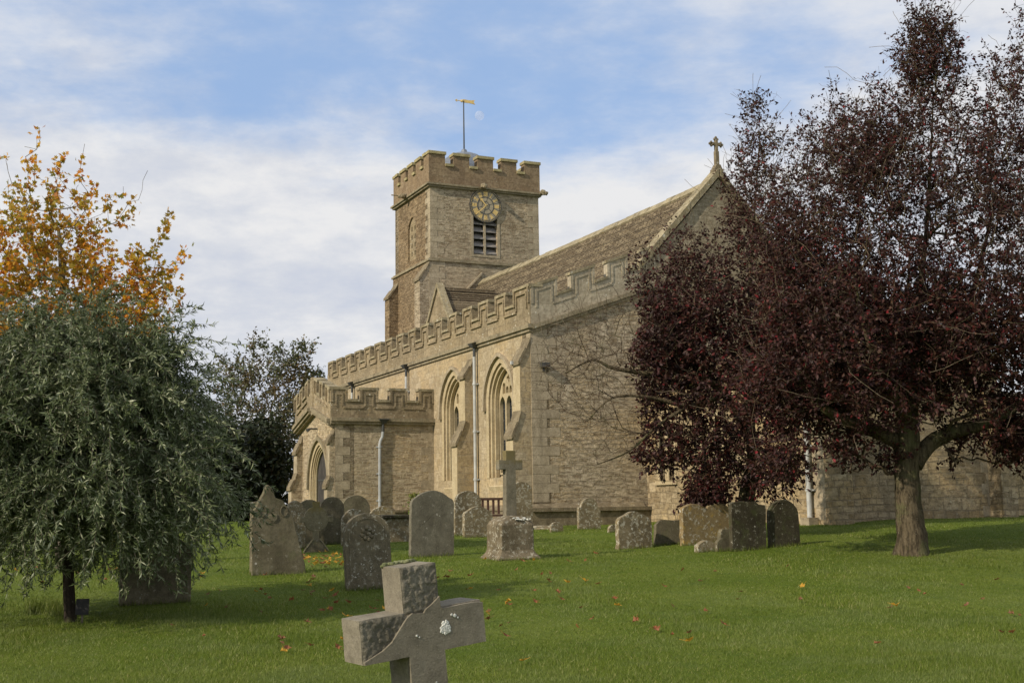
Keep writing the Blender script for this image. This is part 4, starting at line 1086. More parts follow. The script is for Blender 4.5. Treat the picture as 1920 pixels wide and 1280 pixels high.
# ------------------------------------------------------------------ gravestones
def outline(kind, w_, h):
    hw_ = w_ / 2; pts = []
    if kind == 'round':      # semicircular top
        pts = [(-hw_, -0.3), (-hw_, h - hw_ * 0.9)]
        pts += [(-hw_ * math.cos(math.pi * k / 16), h - hw_ * 0.9 + hw_ * 0.9 * math.sin(math.pi * k / 16)) for k in range(1, 16)]
        pts += [(hw_, h - hw_ * 0.9), (hw_, -0.3)]
    elif kind == 'segment':  # shallow curved top with tight shoulders
        r = 0.20 * w_; s = h - 0.24 * w_
        pts = [(-hw_, -0.3), (-hw_, s - r * 0.4)]
        pts += [(-hw_ + r * (1 - math.cos(t_)) * 0.4, s - r * 0.4 + r * 0.7 * math.sin(t_)) for t_ in (0.5, 1.0, 1.4)]
        for k in range(1, 12):
            a = -1 + 2 * k / 12; pts.append((a * hw_ * 0.90, h - 0.21 * w_ * a * a))
        pts += [(hw_ - r * (1 - math.cos(t_)) * 0.4, s - r * 0.4 + r * 0.7 * math.sin(t_)) for t_ in (1.4, 1.0, 0.5)]
        pts += [(hw_, s - r * 0.4), (hw_, -0.3)]
    elif kind == 'shoulder':  # round centre rising from square shoulders
        s = h - 0.38 * w_; pts = [(-hw_, -0.3), (-hw_, s), (-hw_ * 0.78, s + 0.01), (-hw_ * 0.72, s + 0.04)]
        pts += [(-hw_ * 0.72 * math.cos(math.pi * k / 14), s + 0.04 + (h - s - 0.04) * math.sin(math.pi * k / 14)) for k in range(1, 14)]
        pts += [(hw_ * 0.72, s + 0.04), (hw_ * 0.78, s + 0.01), (hw_, s), (hw_, -0.3)]
    elif kind == 'flat':
        pts = [(-hw_, -0.3), (-hw_, h - 0.02), (-hw_ * 0.3, h), (hw_ * 0.45, h - 0.01), (hw_ * 0.6, h - 0.05), (hw_, h - 0.06), (hw_, -0.3)]
    elif kind == 'arch':     # pointed
        a_ = arch(-hw_, hw_, -0.3, h - w_ * 0.62, h, 8); pts = a_
    elif kind == 'gablet':   # pointed spire over curved shoulders, leaning
        pts = [(-hw_, -0.3), (-hw_, h * 0.60), (-hw_ * 0.93, h * 0.70), (-hw_ * 0.72, h * 0.77), (-hw_ * 0.46, h * 0.79), (-hw_ * 0.36, h * 0.86), (-hw_ * 0.20, h * 0.90),
               (-hw_ * 0.14, h * 0.965), (0, h), (hw_ * 0.14, h * 0.965), (hw_ * 0.20, h * 0.90), (hw_ * 0.36, h * 0.86), (hw_ * 0.46, h * 0.79), (hw_ * 0.62, h * 0.74), (hw_ * 0.80, h * 0.62), (hw_, h * 0.34), (hw_ * 1.15, -0.3)]
    elif kind == 'leaning':
        q = [(471, 1130), (471, 974), (474, 962), (485, 943), (493, 928), (500, 911), (507, 916), (512, 926), (515, 936), (529, 942), (538, 956), (547, 970), (553, 996), (561, 1030), (569, 1060), (578, 1130)]
        pts = [((a - 520) / 100 * w_, (1077 - b) / 165 * h) for a, b in q]
    elif kind == 'slant':
        pts = [(-hw_, -0.2), (-hw_ * 0.75, h * 0.8), (-hw_ * 0.4, h), (hw_, h * 0.98), (hw_, -0.2)]
    elif kind == 'double':
        s = h - 0.12
        pts = [(-hw_, -0.3), (-hw_, s)] + [(-hw_ + hw_ * 0.5 * (1 - math.cos(math.pi * k / 10)), s + 0.12 * math.sin(math.pi * k / 10)) for k in range(1, 10)] + [(0, s + 0.01)]
        pts += [(hw_ * 0.5 * (1 - math.cos(math.pi * k / 10)), s + 0.12 * math.sin(math.pi * k / 10)) for k in range(1, 10)] + [(hw_, s), (hw_, -0.3)]
    # densify and roughen
    out = []
    for i, (a, c) in enumerate(pts):
        a2, c2 = pts[(i + 1) % len(pts)]
        n_ = max(1, int(math.hypot(a2 - a, c2 - c) / 0.09)) if i < len(pts) - 1 else 1
        for k in range(n_): out.append((a + (a2 - a) * k / n_, c + (c2 - c) * k / n_))
    return out


STONE_YAW = TH


def headstone(label, l, r, top, base, kind, m_, yaw=None, tilt=0.0, lean=0.0, thick=0.11, rough=0.006, name='gravestone', group='gravestones in the churchyard', cat='gravestone'):
    p = at((l + r) / 2, base); yaw = STONE_YAW if yaw is None else yaw
    wpx = (r - l) / F * p.y; h = (base - top) / F * p.y * 1.0
    w_ = max(0.12, (wpx - thick * abs(math.sin(yaw))) / math.cos(yaw))
    ol = outline(kind, w_, h)
    sd_ = random.uniform(0, 99)
    ol = [(a + rough * mnoise.noise(Vector((a * 9, c * 9, sd_))) * 2, c + rough * mnoise.noise(Vector((a * 9 + 7, c * 9, sd_))) * 2) for a, c in ol]
    mb = MB(); mb.prism(ol, -thick / 2, thick / 2, lambda a, b, c: (a, b, c))
    o = mb.build(name, M[m_], None, bevel=0.012)
    o.location = (p.x, p.y, p.z)
    o.rotation_euler = Matrix.Rotation(yaw, 3, 'Z').to_euler()
    o.rotation_euler = (Matrix.Rotation(yaw, 3, 'Z') @ Matrix.Rotation(R(tilt), 3, 'Y') @ Matrix.Rotation(R(lean), 3, 'X')).to_euler()
    tag(o, label, cat, group)
    o['w'] = w_; o['h'] = h
    return o


HS = headstone
fl = HS('tall round topped headstone with a carved flower and white lichen spots', 649, 735, 965, 1104, 'round', 'g_spot', tilt=-3.0, thick=0.12)
sl_ = HS('large plain grey headstone with a curved top and a crack across its face', 768, 850, 922, 1043, 'segment', 'g_slate', tilt=0.8, thick=0.12)
ga = HS('leaning pointed headstone with carved shoulders beside the weeping tree', 470, 570, 912, 1076, 'leaning', 'g_grey', tilt=0, thick=0.17, lean=-3)
HS('dark round topped headstone behind the stone with the wheel head', 557, 601, 938, 1024, 'round', 'g_grey', thick=0.1)
HS('dark round topped headstone just right of the wheel headed cross', 600, 644, 933, 1020, 'round', 'g_grey', thick=0.1)
HS('lichen mottled headstone half hidden by the leaning pointed one', 533, 572, 940, 1030, 'shoulder', 'g_lich', thick=0.12)
HS('low wide round topped headstone in front of the porch wall', 641, 692, 929, 1002, 'round', 'g_grey', thick=0.1)
HS('white lichened headstone peeping out behind the carved flower stone', 640, 690, 955, 1022, 'round', 'g_lich', thick=0.12)
HS('brown rounded headstone behind the flat lidded chest tomb', 690, 744, 950, 1004, 'round', 'g_lich', thick=0.14)
HS('pale broken headstone showing behind the leaning pointed one on the left', 469, 505, 941, 1010, 'flat', 'g_lich', thick=0.14)
HS('mottled round topped headstone just behind the large plain grey one', 851, 903, 921, 1004, 'round', 'g_lich', thick=0.12)
HS('short brown headstone between the large grey one and the cross on a plinth', 868, 923, 950, 1007, 'segment', 'g_lich', thick=0.14)
HS('tall narrow lichened headstone directly right of the cross on a plinth', 957, 999, 904, 993, 'round', 'g_lich', thick=0.13)
HS('tiny rounded footstone on the grass in front of the aisle wall', 1031, 1056, 978, 997, 'segment', 'g_lich', thick=0.1)
HS('lichened headstone standing alone close to the aisle end wall', 1082, 1127, 934, 992, 'shoulder', 'g_lich', thick=0.12)
HS('tiny domed footstone left of the white lichened headstone', 1139, 1162, 983, 998, 'round', 'g_lich', thick=0.1)
HS('squat headstone crusted with white lichen beside a small dark slab', 1154, 1224, 960, 1028, 'segment', 'g_lich', thick=0.14, rough=0.012)
HS('small plain dark slab leaning between two lichened headstones', 1222, 1279, 975, 1021, 'slant', 'g_grey', thick=0.1, lean=-6)
HS('wide yellow lichened headstone with a double curved top under the plum leaves', 1273, 1374, 946, 1019, 'double', 'g_yellow', thick=0.14, rough=0.014)
HS('dark flat topped headstone with a notched corner under the plum tree', 1366, 1439, 942, 1031, 'flat', 'g_dark', tilt=1.5, thick=0.1)
HS('dark round topped headstone right of the notched flat topped one', 1438, 1503, 938, 1024, 'round', 'g_dark', thick=0.1, tilt=-1)
HS('small sloping kerb stone tucked beside the notched dark headstone', 1343, 1371, 992, 1023, 'slant', 'g_grey', thick=0.12)
HS('low rounded footstone lying in front of the yellow lichened headstone', 1302, 1344, 1013, 1034, 'segment', 'g_lich', thick=0.14)
HS('low grey footstone touching the foot of the notched dark headstone', 1340, 1370, 1009, 1033, 'segment', 'g_grey', thick=0.1)
HS('brown headstone half hidden under the hanging silver pear branches', 229, 352, 1000, 1131, 'segment', 'g_grey', thick=0.13)
p = at(1014, 992); mb = MB(); mb.blob((0, 0, 0.03), (0.42, 0.25, 0.09), 4, 0.3, 3); o = mb.build('flat_stone', M['g_lich'], None); o.location = p
tag(o, 'flat pale stone lying in the grass beside the tiny footstone', 'stone')

# carved flower and crack
def onface(o, mb, name, m_, **kw): return mb.build(name, M[m_], o, **kw)


mb = MB(); w_, h = fl['w'], fl['h']; fy = -0.06
cz_ = h - 0.30
for k in range(8):
    a = k * math.pi / 4 + 0.2; r_ = 0.085 if k % 2 == 0 else 0.075
    mb.blob((r_ * math.cos(a), fy - 0.004, cz_ + r_ * math.sin(a)), (0.036, 0.016, 0.036), k, 0.2, 1)
mb.blob((0, fy - 0.006, cz_), (0.028, 0.02, 0.028), 1, 0.1, 1)
onface(fl, mb, 'carved_flower', 'g_spot', smooth=True)
mb = MB()
pt = arch(-w_ / 2 + 0.06, w_ / 2 - 0.06, 0.12, h - w_ * 0.5, h - 0.07, 8); pi = arch(-w_ / 2 + 0.075, w_ / 2 - 0.075, 0.12, h - w_ * 0.5, h - 0.085, 8)
mb.ring(pt, pi, fy - 0.006, fy + 0.01, lambda a, b, c: (a, b, c)); onface(fl, mb, 'border_moulding', 'g_spot')
mb = MB(); w_, h = sl_['w'], sl_['h']
cr_ = [(-w_ * 0.40, h * 0.38), (-w_ * 0.3, h * 0.46), (-w_ * 0.12, h * 0.55), (-w_ * 0.02, h * 0.63), (w_ * 0.12, h * 0.68), (w_ * 0.26, h * 0.80)]
for (a, b) in zip(cr_[:-1], cr_[1:]):
    mb.prism([(a[0], a[1]), (b[0], b[1]), (b[0] + 0.002, b[1] + 0.004), (a[0] + 0.002, a[1] + 0.004)], -0.0615, -0.055, lambda a, b, c: (a, b, c))
onface(sl_, mb, 'crack', 'g_dark')
mb = MB(); w_, h = ga['w'], ga['h']
for sx in (-1, 1):
    c0 = (-w_ * 0.10 + sx * w_ * 0.20, h * 0.70)
    cc = [(c0[0] + 0.065 * math.cos(t_ * 0.5), c0[1] + 0.09 * math.sin(t_ * 0.5)) for t_ in range(13)]
    ci = [(c0[0] + 0.05 * math.cos(t_ * 0.5), c0[1] + 0.075 * math.sin(t_ * 0.5)) for t_ in range(13)]
    mb.ring(cc, ci, -0.10, -0.08, lambda a, b, c: (a, b, c))
mb.blob((-0.10 * w_, -0.085, h * 0.62), (0.09, 0.02, 0.08), 3, 0.4, 2)
onface(ga, mb, 'carved_scroll', 'g_grey')

# wheel headed cross
p = at(592, 1034); s = p.y / F
wc = empty('wheel_cross', p, STONE_YAW - 0.1); tag(wc, 'small wheel headed stone cross with a yellow lichened top on spreading feet', 'stone cross', 'gravestones in the churchyard')
ident = lambda a, b, c: (a, b, c)
mb = MB(); rH = 23 * s; zc_ = (1034 - 974) * s
mb.prism([(rH * math.cos(2 * math.pi * k / 28), zc_ + rH * math.sin(2 * math.pi * k / 28)) for k in range(28)], -0.05, 0.05, ident)
mb.prism([(-0.06, zc_ + rH - 0.02), (0.06, zc_ + rH - 0.02), (0.075, zc_ + rH + 0.10), (-0.075, zc_ + rH + 0.10)], -0.055, 0.055, ident)
for sx in (-1, 1): mb.prism([(sx * (rH - 0.03), zc_ - 0.05), (sx * (rH + 0.09), zc_ - 0.07), (sx * (rH + 0.09), zc_ + 0.07), (sx * (rH - 0.03), zc_ + 0.05)], -0.055, 0.055, ident)
mb.prism([(-0.06, 0.2), (0.06, 0.2), (0.055, zc_ - rH + 0.03), (-0.055, zc_ - rH + 0.03)], -0.052, 0.052, ident)
mb.build('cross_head', plain_stone('wheel_cross_stone', (0.16, 0.14, 0.09), (0.21, 0.185, 0.12), 0.3, 0.2, 0.1, 0.4, True, ytop=zc_ + rH * 0.6), wc, bevel=0.01)
mb = MB(); mb.prism([(-0.26, -0.1), (-0.24, 0.02), (-0.08, 0.24), (0.08, 0.24), (0.24, 0.02), (0.26, -0.1)], -0.09, 0.09, ident); mb.build('base', M['g_grey'], wc, bevel=0.012)
mb = MB()
for sx in (-1, 1): mb.prism([(sx * 0.26, 0.0), (sx * 0.245, 0.05), (sx * 0.075, 0.28), (sx * 0.06, 0.26)], -0.105, -0.085, ident)
mb.build('foot_rib', M['coping'], wc)

# cross on a plinth
p = at(957, 1046); s = p.y / F
pc = empty('pedestal_cross', p, R(25)); tag(pc, 'tall stone cross with yellow lichen on a worn square lichened plinth', 'stone cross', 'gravestones in the churchyard')
H = lambda y: (1046 - y) * s
wP = 78 * s / 2 / (math.cos(R(20)) + math.sin(R(20))) * 1.05
mb = MB()
def ring8(wa, wb, z): return [(-wa, -wb, z), (wa, -wb, z), (wa, wb, z), (-wa, wb, z)]
def stack(mb_, lv_):
    vs = []; fs = []
    for (h_, z, ch) in lv_:
        vs += [(-h_ + ch, -h_, z), (h_ - ch, -h_, z), (h_, -h_ + ch, z), (h_, h_ - ch, z), (h_ - ch, h_, z), (-h_ + ch, h_, z), (-h_, h_ - ch, z), (-h_, -h_ + ch, z)]
    for i in range(len(lv_) - 1):
        for j in range(8): fs.append((i * 8 + j, i * 8 + (j + 1) % 8, (i + 1) * 8 + (j + 1) % 8, (i + 1) * 8 + j))
    fs.append(tuple((len(lv_) - 1) * 8 + j for j in range(8))); mb_.add(vs, fs)
stack(mb, [(wP * 1.36, -0.2, .01), (wP * 1.34, 0.01, .01), (wP * 1.12, H(1036), .01), (wP * 1.04, H(1030), .012), (wP * 1.04, H(985), .02), (wP * 0.94, H(978), .03), (wP * 0.66, H(971), .05), (wP * 0.3, H(968), .05)])
mb.build('plinth', plain_stone('plinth_stone', (0.13, 0.105, 0.065), (0.20, 0.165, 0.11), 0.6, 0.75, 0.15, 0.6, True, 0.9, spotscale=15), pc, bevel=0.012)
mb = MB(); zt = H(848); za_ = H(883); zb_ = H(866); hw_ = 0.095
mb.prism([(-0.105, H(974)), (0.105, H(974)), (hw_, za_), (0.235, za_ - 0.005), (0.235, zb_ + 0.01), (hw_, zb_), (hw_, zt), (-hw_, zt), (-hw_, zb_), (-0.235, zb_ + 0.01), (-0.235, za_ - 0.005), (-hw_, za_)], -0.075, 0.075, ident)
mb.build('cross', plain_stone('plinth_cross_stone', (0.17, 0.15, 0.105), (0.23, 0.205, 0.15), 0.3, 0.1, 0.1, 0.4, True, ytop=zt - 0.22), pc, bevel=0.008)
mb = MB()
for k in range(60): mb.blob((random.gauss(0.10, 0.09), random.uniform(-0.33, -0.1), H(974) + random.uniform(-0.02, 0.025)), (random.uniform(.008, .03), random.uniform(.008, .03), 0.012), k, 0.6, 1)
mb.build('white_lichen', M['lichen'], pc)

# chest tomb
p = at(748, 1014); s = p.y / F
ct = empty('chest_tomb', p, STONE_YAW); tag(ct, 'low chest tomb with an overhanging dark lid beside the large grey headstone', 'tomb')
mb = MB(); mb.box(-0.38, 0.30, -0.25, 1.3, -0.2, 42 * s); mb.build('side_slab', M['g_lich'], ct, bevel=0.01)
mb = MB(); mb.box(-0.46, 0.38, -0.33, 1.4, 42 * s, 42 * s + 0.075); mb.build('lid', M['g_dark'], ct, bevel=0.02)

# foreground broken cross
d5 = 5.55
fc_p = P(798, 1216, d5)
cr = empty('broken_cross', (fc_p.x + 0.035, fc_p.y, float(gz(fc_p.x, fc_p.y))), 0)
tag(cr, 'big broken grey stone cross in the foreground with a white lichen blotch', 'stone cross')
CRM = Matrix.Rotation(R(33), 4, 'Z') @ Matrix.Rotation(R(-5.6), 4, 'Y')
cr.rotation_euler = CRM.to_euler()
zb0 = fc_p.z - cr.location.z
dd = 0.097
aw, hwid, ah = 0.300, 0.088, 0.092
zA = 1.083 + 0.0  # arm centre height, tuned below
zA = zb0 + 0.092
xo = -0.005
def zz(v): return zA + v
crossol = [(-hwid, -0.35), (hwid, -0.35), (hwid, zz(-ah)), (aw, zz(-ah)), (aw, zz(ah)), (hwid, zz(ah)), (hwid, zz(0.285)), (-hwid, zz(0.285)), (-hwid, zz(ah)), (-aw, zz(ah)), (-aw, zz(-ah)), (-hwid, zz(-ah))]
def sub_ol(pts, st=0.03, amp=0.0035, sd_=0):
    out = []
    for i, (a, c) in enumerate(pts):
        a2, c2 = pts[(i + 1) % len(pts)]; n_ = max(1, int(math.hypot(a2 - a, c2 - c) / st))
        for k in range(n_):
            x_, z_ = a + (a2 - a) * k / n_, c + (c2 - c) * k / n_
            q = 0 if k == 0 else 1
            out.append((x_ + amp * mnoise.noise(Vector((x_ * 22, z_ * 22, sd_))) * q, z_ + amp * mnoise.noise(Vector((x_ * 22 + 5, z_ * 22, sd_))) * q))
    return out
def rough_face(mb_, pts, b, amp, st=0.018, sd_=0.0):
    """a dense broken stone surface filling the outline"""
    xs = [q[0] for q in pts]; zs_ = [q[1] for q in pts]
    x0, x1, z0, z1 = min(xs), max(xs), min(zs_), max(zs_)
    nx_ = int((x1 - x0) / st) + 1; nz_ = int((z1 - z0) / st) + 1
    def inside(a, c):
        r = False; j = len(pts) - 1
        for i in range(len(pts)):
            if ((pts[i][1] > c) != (pts[j][1] > c)) and a < (pts[j][0] - pts[i][0]) * (c - pts[i][1]) / (pts[j][1] - pts[i][1] + 1e-12) + pts[i][0]: r = not r
            j = i
        return r
    idx = {}; vs = []; fs = []
    def vid(i, j):
        if (i, j) not in idx:
            a, c = x0 + (x1 - x0) * i / nx_, z0 + (z1 - z0) * j / nz_
            v = Vector((a * 55, c * 42, sd_)); k = mnoise.fractal(v, 1.0, 2.0, 5)
            k += 0.6 * abs(mnoise.noise(Vector((a * 22 + c * 30, c * 22 - a * 20, sd_ + 4))))
            edge = min(i, nx_ - i, j, nz_ - j) == 0
            idx[(i, j)] = len(vs); vs.append((a, b - (0.0 if edge else 0.004) - amp * k * (0.15 if edge else 1), c))
        return idx[(i, j)]
    for i in range(nx_):
        for j in range(nz_):
            a, c = x0 + (x1 - x0) * (i + .5) / nx_, z0 + (z1 - z0) * (j + .5) / nz_
            if inside(a, c): fs.append((vid(i, j), vid(i + 1, j), vid(i + 1, j + 1), vid(i, j + 1)))
    mb_.add(vs, fs)
mb = MB(); mb.prism(sub_ol(crossol, 0.03, 0.004), -dd + 0.022, dd, ident)
mb.build('cross', M['g_cross'], cr, bevel=0.004)
# the smooth skin that survives on the lower right of the front
skin = [(-hwid, -0.349), (hwid - .001, -0.349), (hwid - .001, zz(-ah + .001)), (aw - .001, zz(-ah + .001)), (aw - .001, zz(ah - .010)), (aw - 0.05, zz(ah - .004)), (hwid + 0.01, zz(ah - 0.006)),
        (hwid - 0.002, zz(ah)), (hwid - 0.004, zz(0.140)), (0.045, zz(0.112)), (0.012, zz(0.094)), (0.0, zz(0.080)), (-0.035, zz(0.083)), (-0.055, zz(0.088)), (-hwid + 0.004, zz(0.070)), (-0.125, zz(0.026)), (-0.165, zz(-0.018)), (-0.21, zz(-0.046)), (-aw + 0.03, zz(-0.068)), (-aw + .001, zz(-0.078)), (-aw + .001, zz(-ah + .001)), (-hwid, zz(-ah + .001))]
mb = MB(); mb.prism(sub_ol(skin, 0.03, 0.0015, 3), -dd, -dd + 0.0215, ident)
mb.build('smooth_face', M['g_cross'], cr, bevel=0.003)
mb = MB()
rough_face(mb, [(-hwid, zz(0.085)), (hwid, zz(0.085)), (hwid, zz(0.285)), (-hwid, zz(0.285))], -dd + 0.018, 0.008, 0.007)
rough_face(mb, [(-aw, zz(-0.088)), (-hwid, zz(-0.088)), (-hwid, zz(ah)), (-aw, zz(ah))], -dd + 0.018, 0.007, 0.007, 9.0)
mb.build('broken_face', M['g_rough'], cr, smooth=True)
mb = MB()
lc = Vector((0.10, -dd - 0.002, zz(0.0)))
for k in range(150):
    a_ = random.uniform(0, 6.28); q_ = random.random() ** 0.6
    cx_, cz_, rr0 = random.choice([(0, 0.016, 0.015), (-0.010, -0.004, 0.015), (0.009, -0.006, 0.015), (0.0, -0.012, 0.013)])
    mb.blob((lc.x + cx_ + rr0 * q_ * math.cos(a_), lc.y + 0.002, lc.z + cz_ + rr0 * q_ * math.sin(a_)), (random.uniform(.005, .009), 0.0012 + 0.001 * random.random(), random.uniform(.005, .009)), k, 0.5, 1)
mb.build('white_lichen', M['lichen'], cr, smooth=True)
for (x_, z_, r_) in ((0.135, 0.052, 0.006), (0.15, 0.045, 0.009), (-0.045, -0.01, 0.006), (-0.033, -0.018, 0.004), (0.165, 0.035, 0.004), (0.03, -0.22, 0.004)):
    mb = MB(); mb.blob((x_, -dd - .001, zz(z_)), (r_, 0.002, r_), x_ * 50, 0.5, 2); mb.build('white_lichen', M['lichen'], cr, smooth=True)
mb = MB()
for k in range(15):
    t_ = k / 14; mb.blob((-hwid + 0.005 + t_ * 0.15, dd - 0.01 + 0.006 * math.sin(k), zz(0.287) + 0.006 * abs(math.sin(k * 1.3))), (0.014, 0.012, 0.009), k, 0.4, 2)
mb.build('moss', M['moss'], cr, smooth=True)

# bench by the wall
p = at(926, 992); p = Vector((P(926, 980, 34.0).x, 34.0, 0)); p.z = float(gz(p.x, p.y))
be = empty('garden_bench', p, STONE_YAW + R(90) + R(-90)); tag(be, 'dark reddish wooden bench seen behind the plinth cross by the aisle wall', 'bench')
mb = MB()
for k in range(7): mb.box(-0.55 + k * 0.16, -0.49 + k * 0.16, 0.28, 0.31, 0.48, 0.86)
mb.box(-0.6, 0.6, 0.27, 0.32, 0.86, 0.93); mb.build('backrest', M['bench'], be)
mb = MB(); mb.box(-0.6, 0.6, -0.15, 0.28, 0.42, 0.47); mb.build('seat', M['bench'], be)
for x_ in (-0.58, 0.52):
    for y_ in (-0.14, 0.26): mb = MB(); mb.box(x_, x_ + 0.06, y_, y_ + 0.06, -0.1, 0.42 if y_ < 0 else 0.86); mb.build('leg', M['bench'], be)


# ------------------------------------------------------------------ trees
def ellip(n_, c, r, shell=0.35):
    d = rng.normal(size=(n_, 3)); d /= np.linalg.norm(d, axis=1)[:, None]
    rad = rng.random(n_) ** shell
    return np.array(c)[None] + d * rad[:, None] * np.array(r)[None]


def E3(px, py, rpx, rpy, depth, rd, n_, shell=0.4):
    c = P(px, py, depth); return ellip(n_, (c.x, c.y, c.z), (rpx / F * depth, rd, rpy / F * depth), shell)


def grow(paths, att, step=0.22, bend=0.35, jit=0.03, tip=0.0035, up=0.0, expo=0.46, rmax=0.2, pen=0.12):
    """paths: list of poly-lines for trunk/limbs (first starts at the ground). att: attractor points (N,3)"""
    pos = []; par = []; plen = []; fixed = []
    for pth, link in paths:
        prev = link
        for q in pth:
            pos.append(np.array(q, float)); par.append(prev)
            plen.append(0 if prev < 0 else plen[prev] + np.linalg.norm(pos[-1] - pos[prev])); fixed.append(True); prev = len(pos) - 1
    cap = len(pos) + len(att) * 40
    PA = np.zeros((cap, 3)); PA[:len(pos)] = pos; PL = np.zeros(cap); PL[:len(pos)] = plen
    PR = np.full(cap, -1, int); PR[:len(pos)] = par; n_ = len(pos); nf = n_
    root = PA[min(3, n_ - 1)]
    order = np.argsort(np.linalg.norm(att - root, axis=1)); tips = []
    for ai in order:
        a = att[ai]; d = PA[1:n_] - a; dist = np.sqrt((d * d).sum(1))
        cost = dist + pen * PL[1:n_] + 0.35 * np.clip(PA[1:n_, 2] - a[2], 0, 9)
        k = int(np.argmin(cost)) + 1
        L = dist[k - 1]
        if L < 0.05: continue
        m_ = max(1, int(L / step)); p0 = PA[k]
        pd = PA[k] - PA[PR[k]] if PR[k] >= 0 else np.array([0, 0, 1.0]); pd = pd / (np.linalg.norm(pd) + 1e-9)
        ctrl = p0 + pd * L * bend + np.array([0, 0, up * L])
        prev = k
        for i in range(1, m_ + 1):
            if n_ >= cap: break
            t_ = i / m_; q = (1 - t_) ** 2 * p0 + 2 * t_ * (1 - t_) * ctrl + t_ * t_ * a + rng.normal(0, jit, 3) * (1 if i < m_ else 0)
            PA[n_] = q; PR[n_] = prev; PL[n_] = PL[prev] + L / m_; prev = n_; n_ += 1
        tips.append(prev)
    PA = PA[:n_]; PR = PR[:n_]
    cnt = np.zeros(n_); ch = np.zeros(n_, int)
    np.add.at(ch, PR[PR >= 0], 1)
    cnt[ch == 0] = 1
    for i in range(n_ - 1, 0, -1):
        if PR[i] >= 0: cnt[PR[i]] += cnt[i]
    rad = np.minimum(tip * cnt ** expo, rmax)
    return PA, PR, rad, ch, nf, np.array(tips, int)


def branch_mesh(name, PA, PR, rad, mat_, parent, rmin=0.0, skip=0, minr_draw=0.0):
    idx = np.where(PR >= 0)[0]; idx = idx[idx >= skip]
    idx = idx[rad[idx] > minr_draw]
    big = idx[rad[idx] > 0.016]; small = idx[rad[idx] <= 0.016]
    allv = []; allf = []; off = 0
    for sel, ns_ in ((big, 8), (small, 3)):
        if not len(sel): continue
        p0 = PA[PR[sel]]; p1 = PA[sel]; r0 = np.minimum(rad[PR[sel]], rad[sel] * 1.25); r1 = rad[sel]
        r0 = np.maximum(r0, rmin); r1 = np.maximum(r1, rmin)
        d = p1 - p0; L = np.linalg.norm(d, axis=1)[:, None] + 1e-9; d = d / L
        p1 = p1 + d * r1[:, None] * 0.3
        ref = np.where(np.abs(d[:, 2:3]) < 0.9, np.array([[0, 0, 1.0]]), np.array([[1.0, 0, 0]]))
        e1 = np.cross(d, ref); e1 /= np.linalg.norm(e1, axis=1)[:, None]; e2 = np.cross(d, e1)
        k = len(sel); vs = np.zeros((k, 2, ns_, 3))
        for j in range(ns_):
            a = 2 * math.pi * j / ns_; o = e1 * math.cos(a) + e2 * math.sin(a)
            vs[:, 0, j] = p0 + o * r0[:, None]; vs[:, 1, j] = p1 + o * r1[:, None]
        base = (np.arange(k) * 2 * ns_)[:, None]
        for j in range(ns_):
            j2 = (j + 1) % ns_; allf.append(np.concatenate([base + j, base + j2, base + ns_ + j2, base + ns_ + j], 1) + off)
        allv.append(vs.reshape(-1, 3)); off += k * 2 * ns_
    return fastmesh(name, np.concatenate(allv), np.concatenate(allf), mat_, parent, True)


def leaves(name, pts, dirs, length, width, mat_, parent, droop=0.3, spread=0.8, fold=0.25, lvar=0.3, curl=0.0, kind='diamond'):
    n_ = len(pts)
    d = dirs + rng.normal(0, spread, (n_, 3)); d[:, 2] -= droop; d /= np.linalg.norm(d, axis=1)[:, None] + 1e-9
    r = rng.normal(size=(n_, 3)); s = np.cross(d, r); s /= np.linalg.norm(s, axis=1)[:, None] + 1e-9; up_ = np.cross(s, d)
    length = np.broadcast_to(np.asarray(length, float), (n_,)); width = np.broadcast_to(np.asarray(width, float), (n_,))
    L = (length * (1 + rng.uniform(-lvar, lvar, n_)))[:, None]; W = (width * (1 + rng.uniform(-lvar, lvar, n_)))[:, None]
    b = pts; t_ = pts + d * L + up_ * (curl * L); m1 = pts + d * L * 0.45 + s * W * 0.5 + up_ * W * fold; m2 = pts + d * L * 0.45 - s * W * 0.5 + up_ * W * fold
    if kind == 'diamond':
        v = np.stack([b, m1, t_, m2], 1).reshape(-1, 3)
        f = np.arange(n_ * 4).reshape(-1, 4)
        f = np.concatenate([f[:, [0, 1, 2]], f[:, [0, 2, 3]]])
    else:  # lobed leaf: five points
        l1 = pts + d * L * 0.15 + s * W * 0.5; l2 = pts + d * L * 0.15 - s * W * 0.5
        m1 = pts + d * L * 0.42 + s * W * 0.20; m2 = pts + d * L * 0.42 - s * W * 0.20
        l3 = pts + d * L * 0.65 + s * W * 0.45 + up_ * W * fold; l4 = pts + d * L * 0.65 - s * W * 0.45 + up_ * W * fold
        m3 = pts + d * L * 0.68 + s * W * 0.14; m4 = pts + d * L * 0.68 - s * W * 0.14
        v = np.stack([b, l1, m1, l3, m3, t_, m4, l4, m2, l2], 1).reshape(-1, 3)
        q = np.arange(n_)[:, None] * 10
        f = np.concatenate([q + np.array([0, 1, 2]), q + np.array([2, 3, 4]), q + np.array([4, 5, 6]), q + np.array([6, 7, 8]), q + np.array([8, 9, 0]), q + np.array([0, 2, 8]), q + np.array([2, 4, 8]), q + np.array([4, 6, 8])])
    return fastmesh(name, v, f, mat_, parent)


def leaf_sites(PA, PR, rad, per, thr, frac=None):
    sel = np.where((rad <= thr) & (PR >= 0))[0]
    if frac is not None: sel = sel[rng.random(len(sel)) < frac(PA[sel])]
    idx = np.repeat(sel, per); t_ = rng.random(len(idx))[:, None]
    p = PA[idx] * t_ + PA[PR[idx]] * (1 - t_); d = PA[idx] - PA[PR[idx]]; d /= np.linalg.norm(d, axis=1)[:, None] + 1e-9
    return p + rng.normal(0, 0.025, p.shape), d


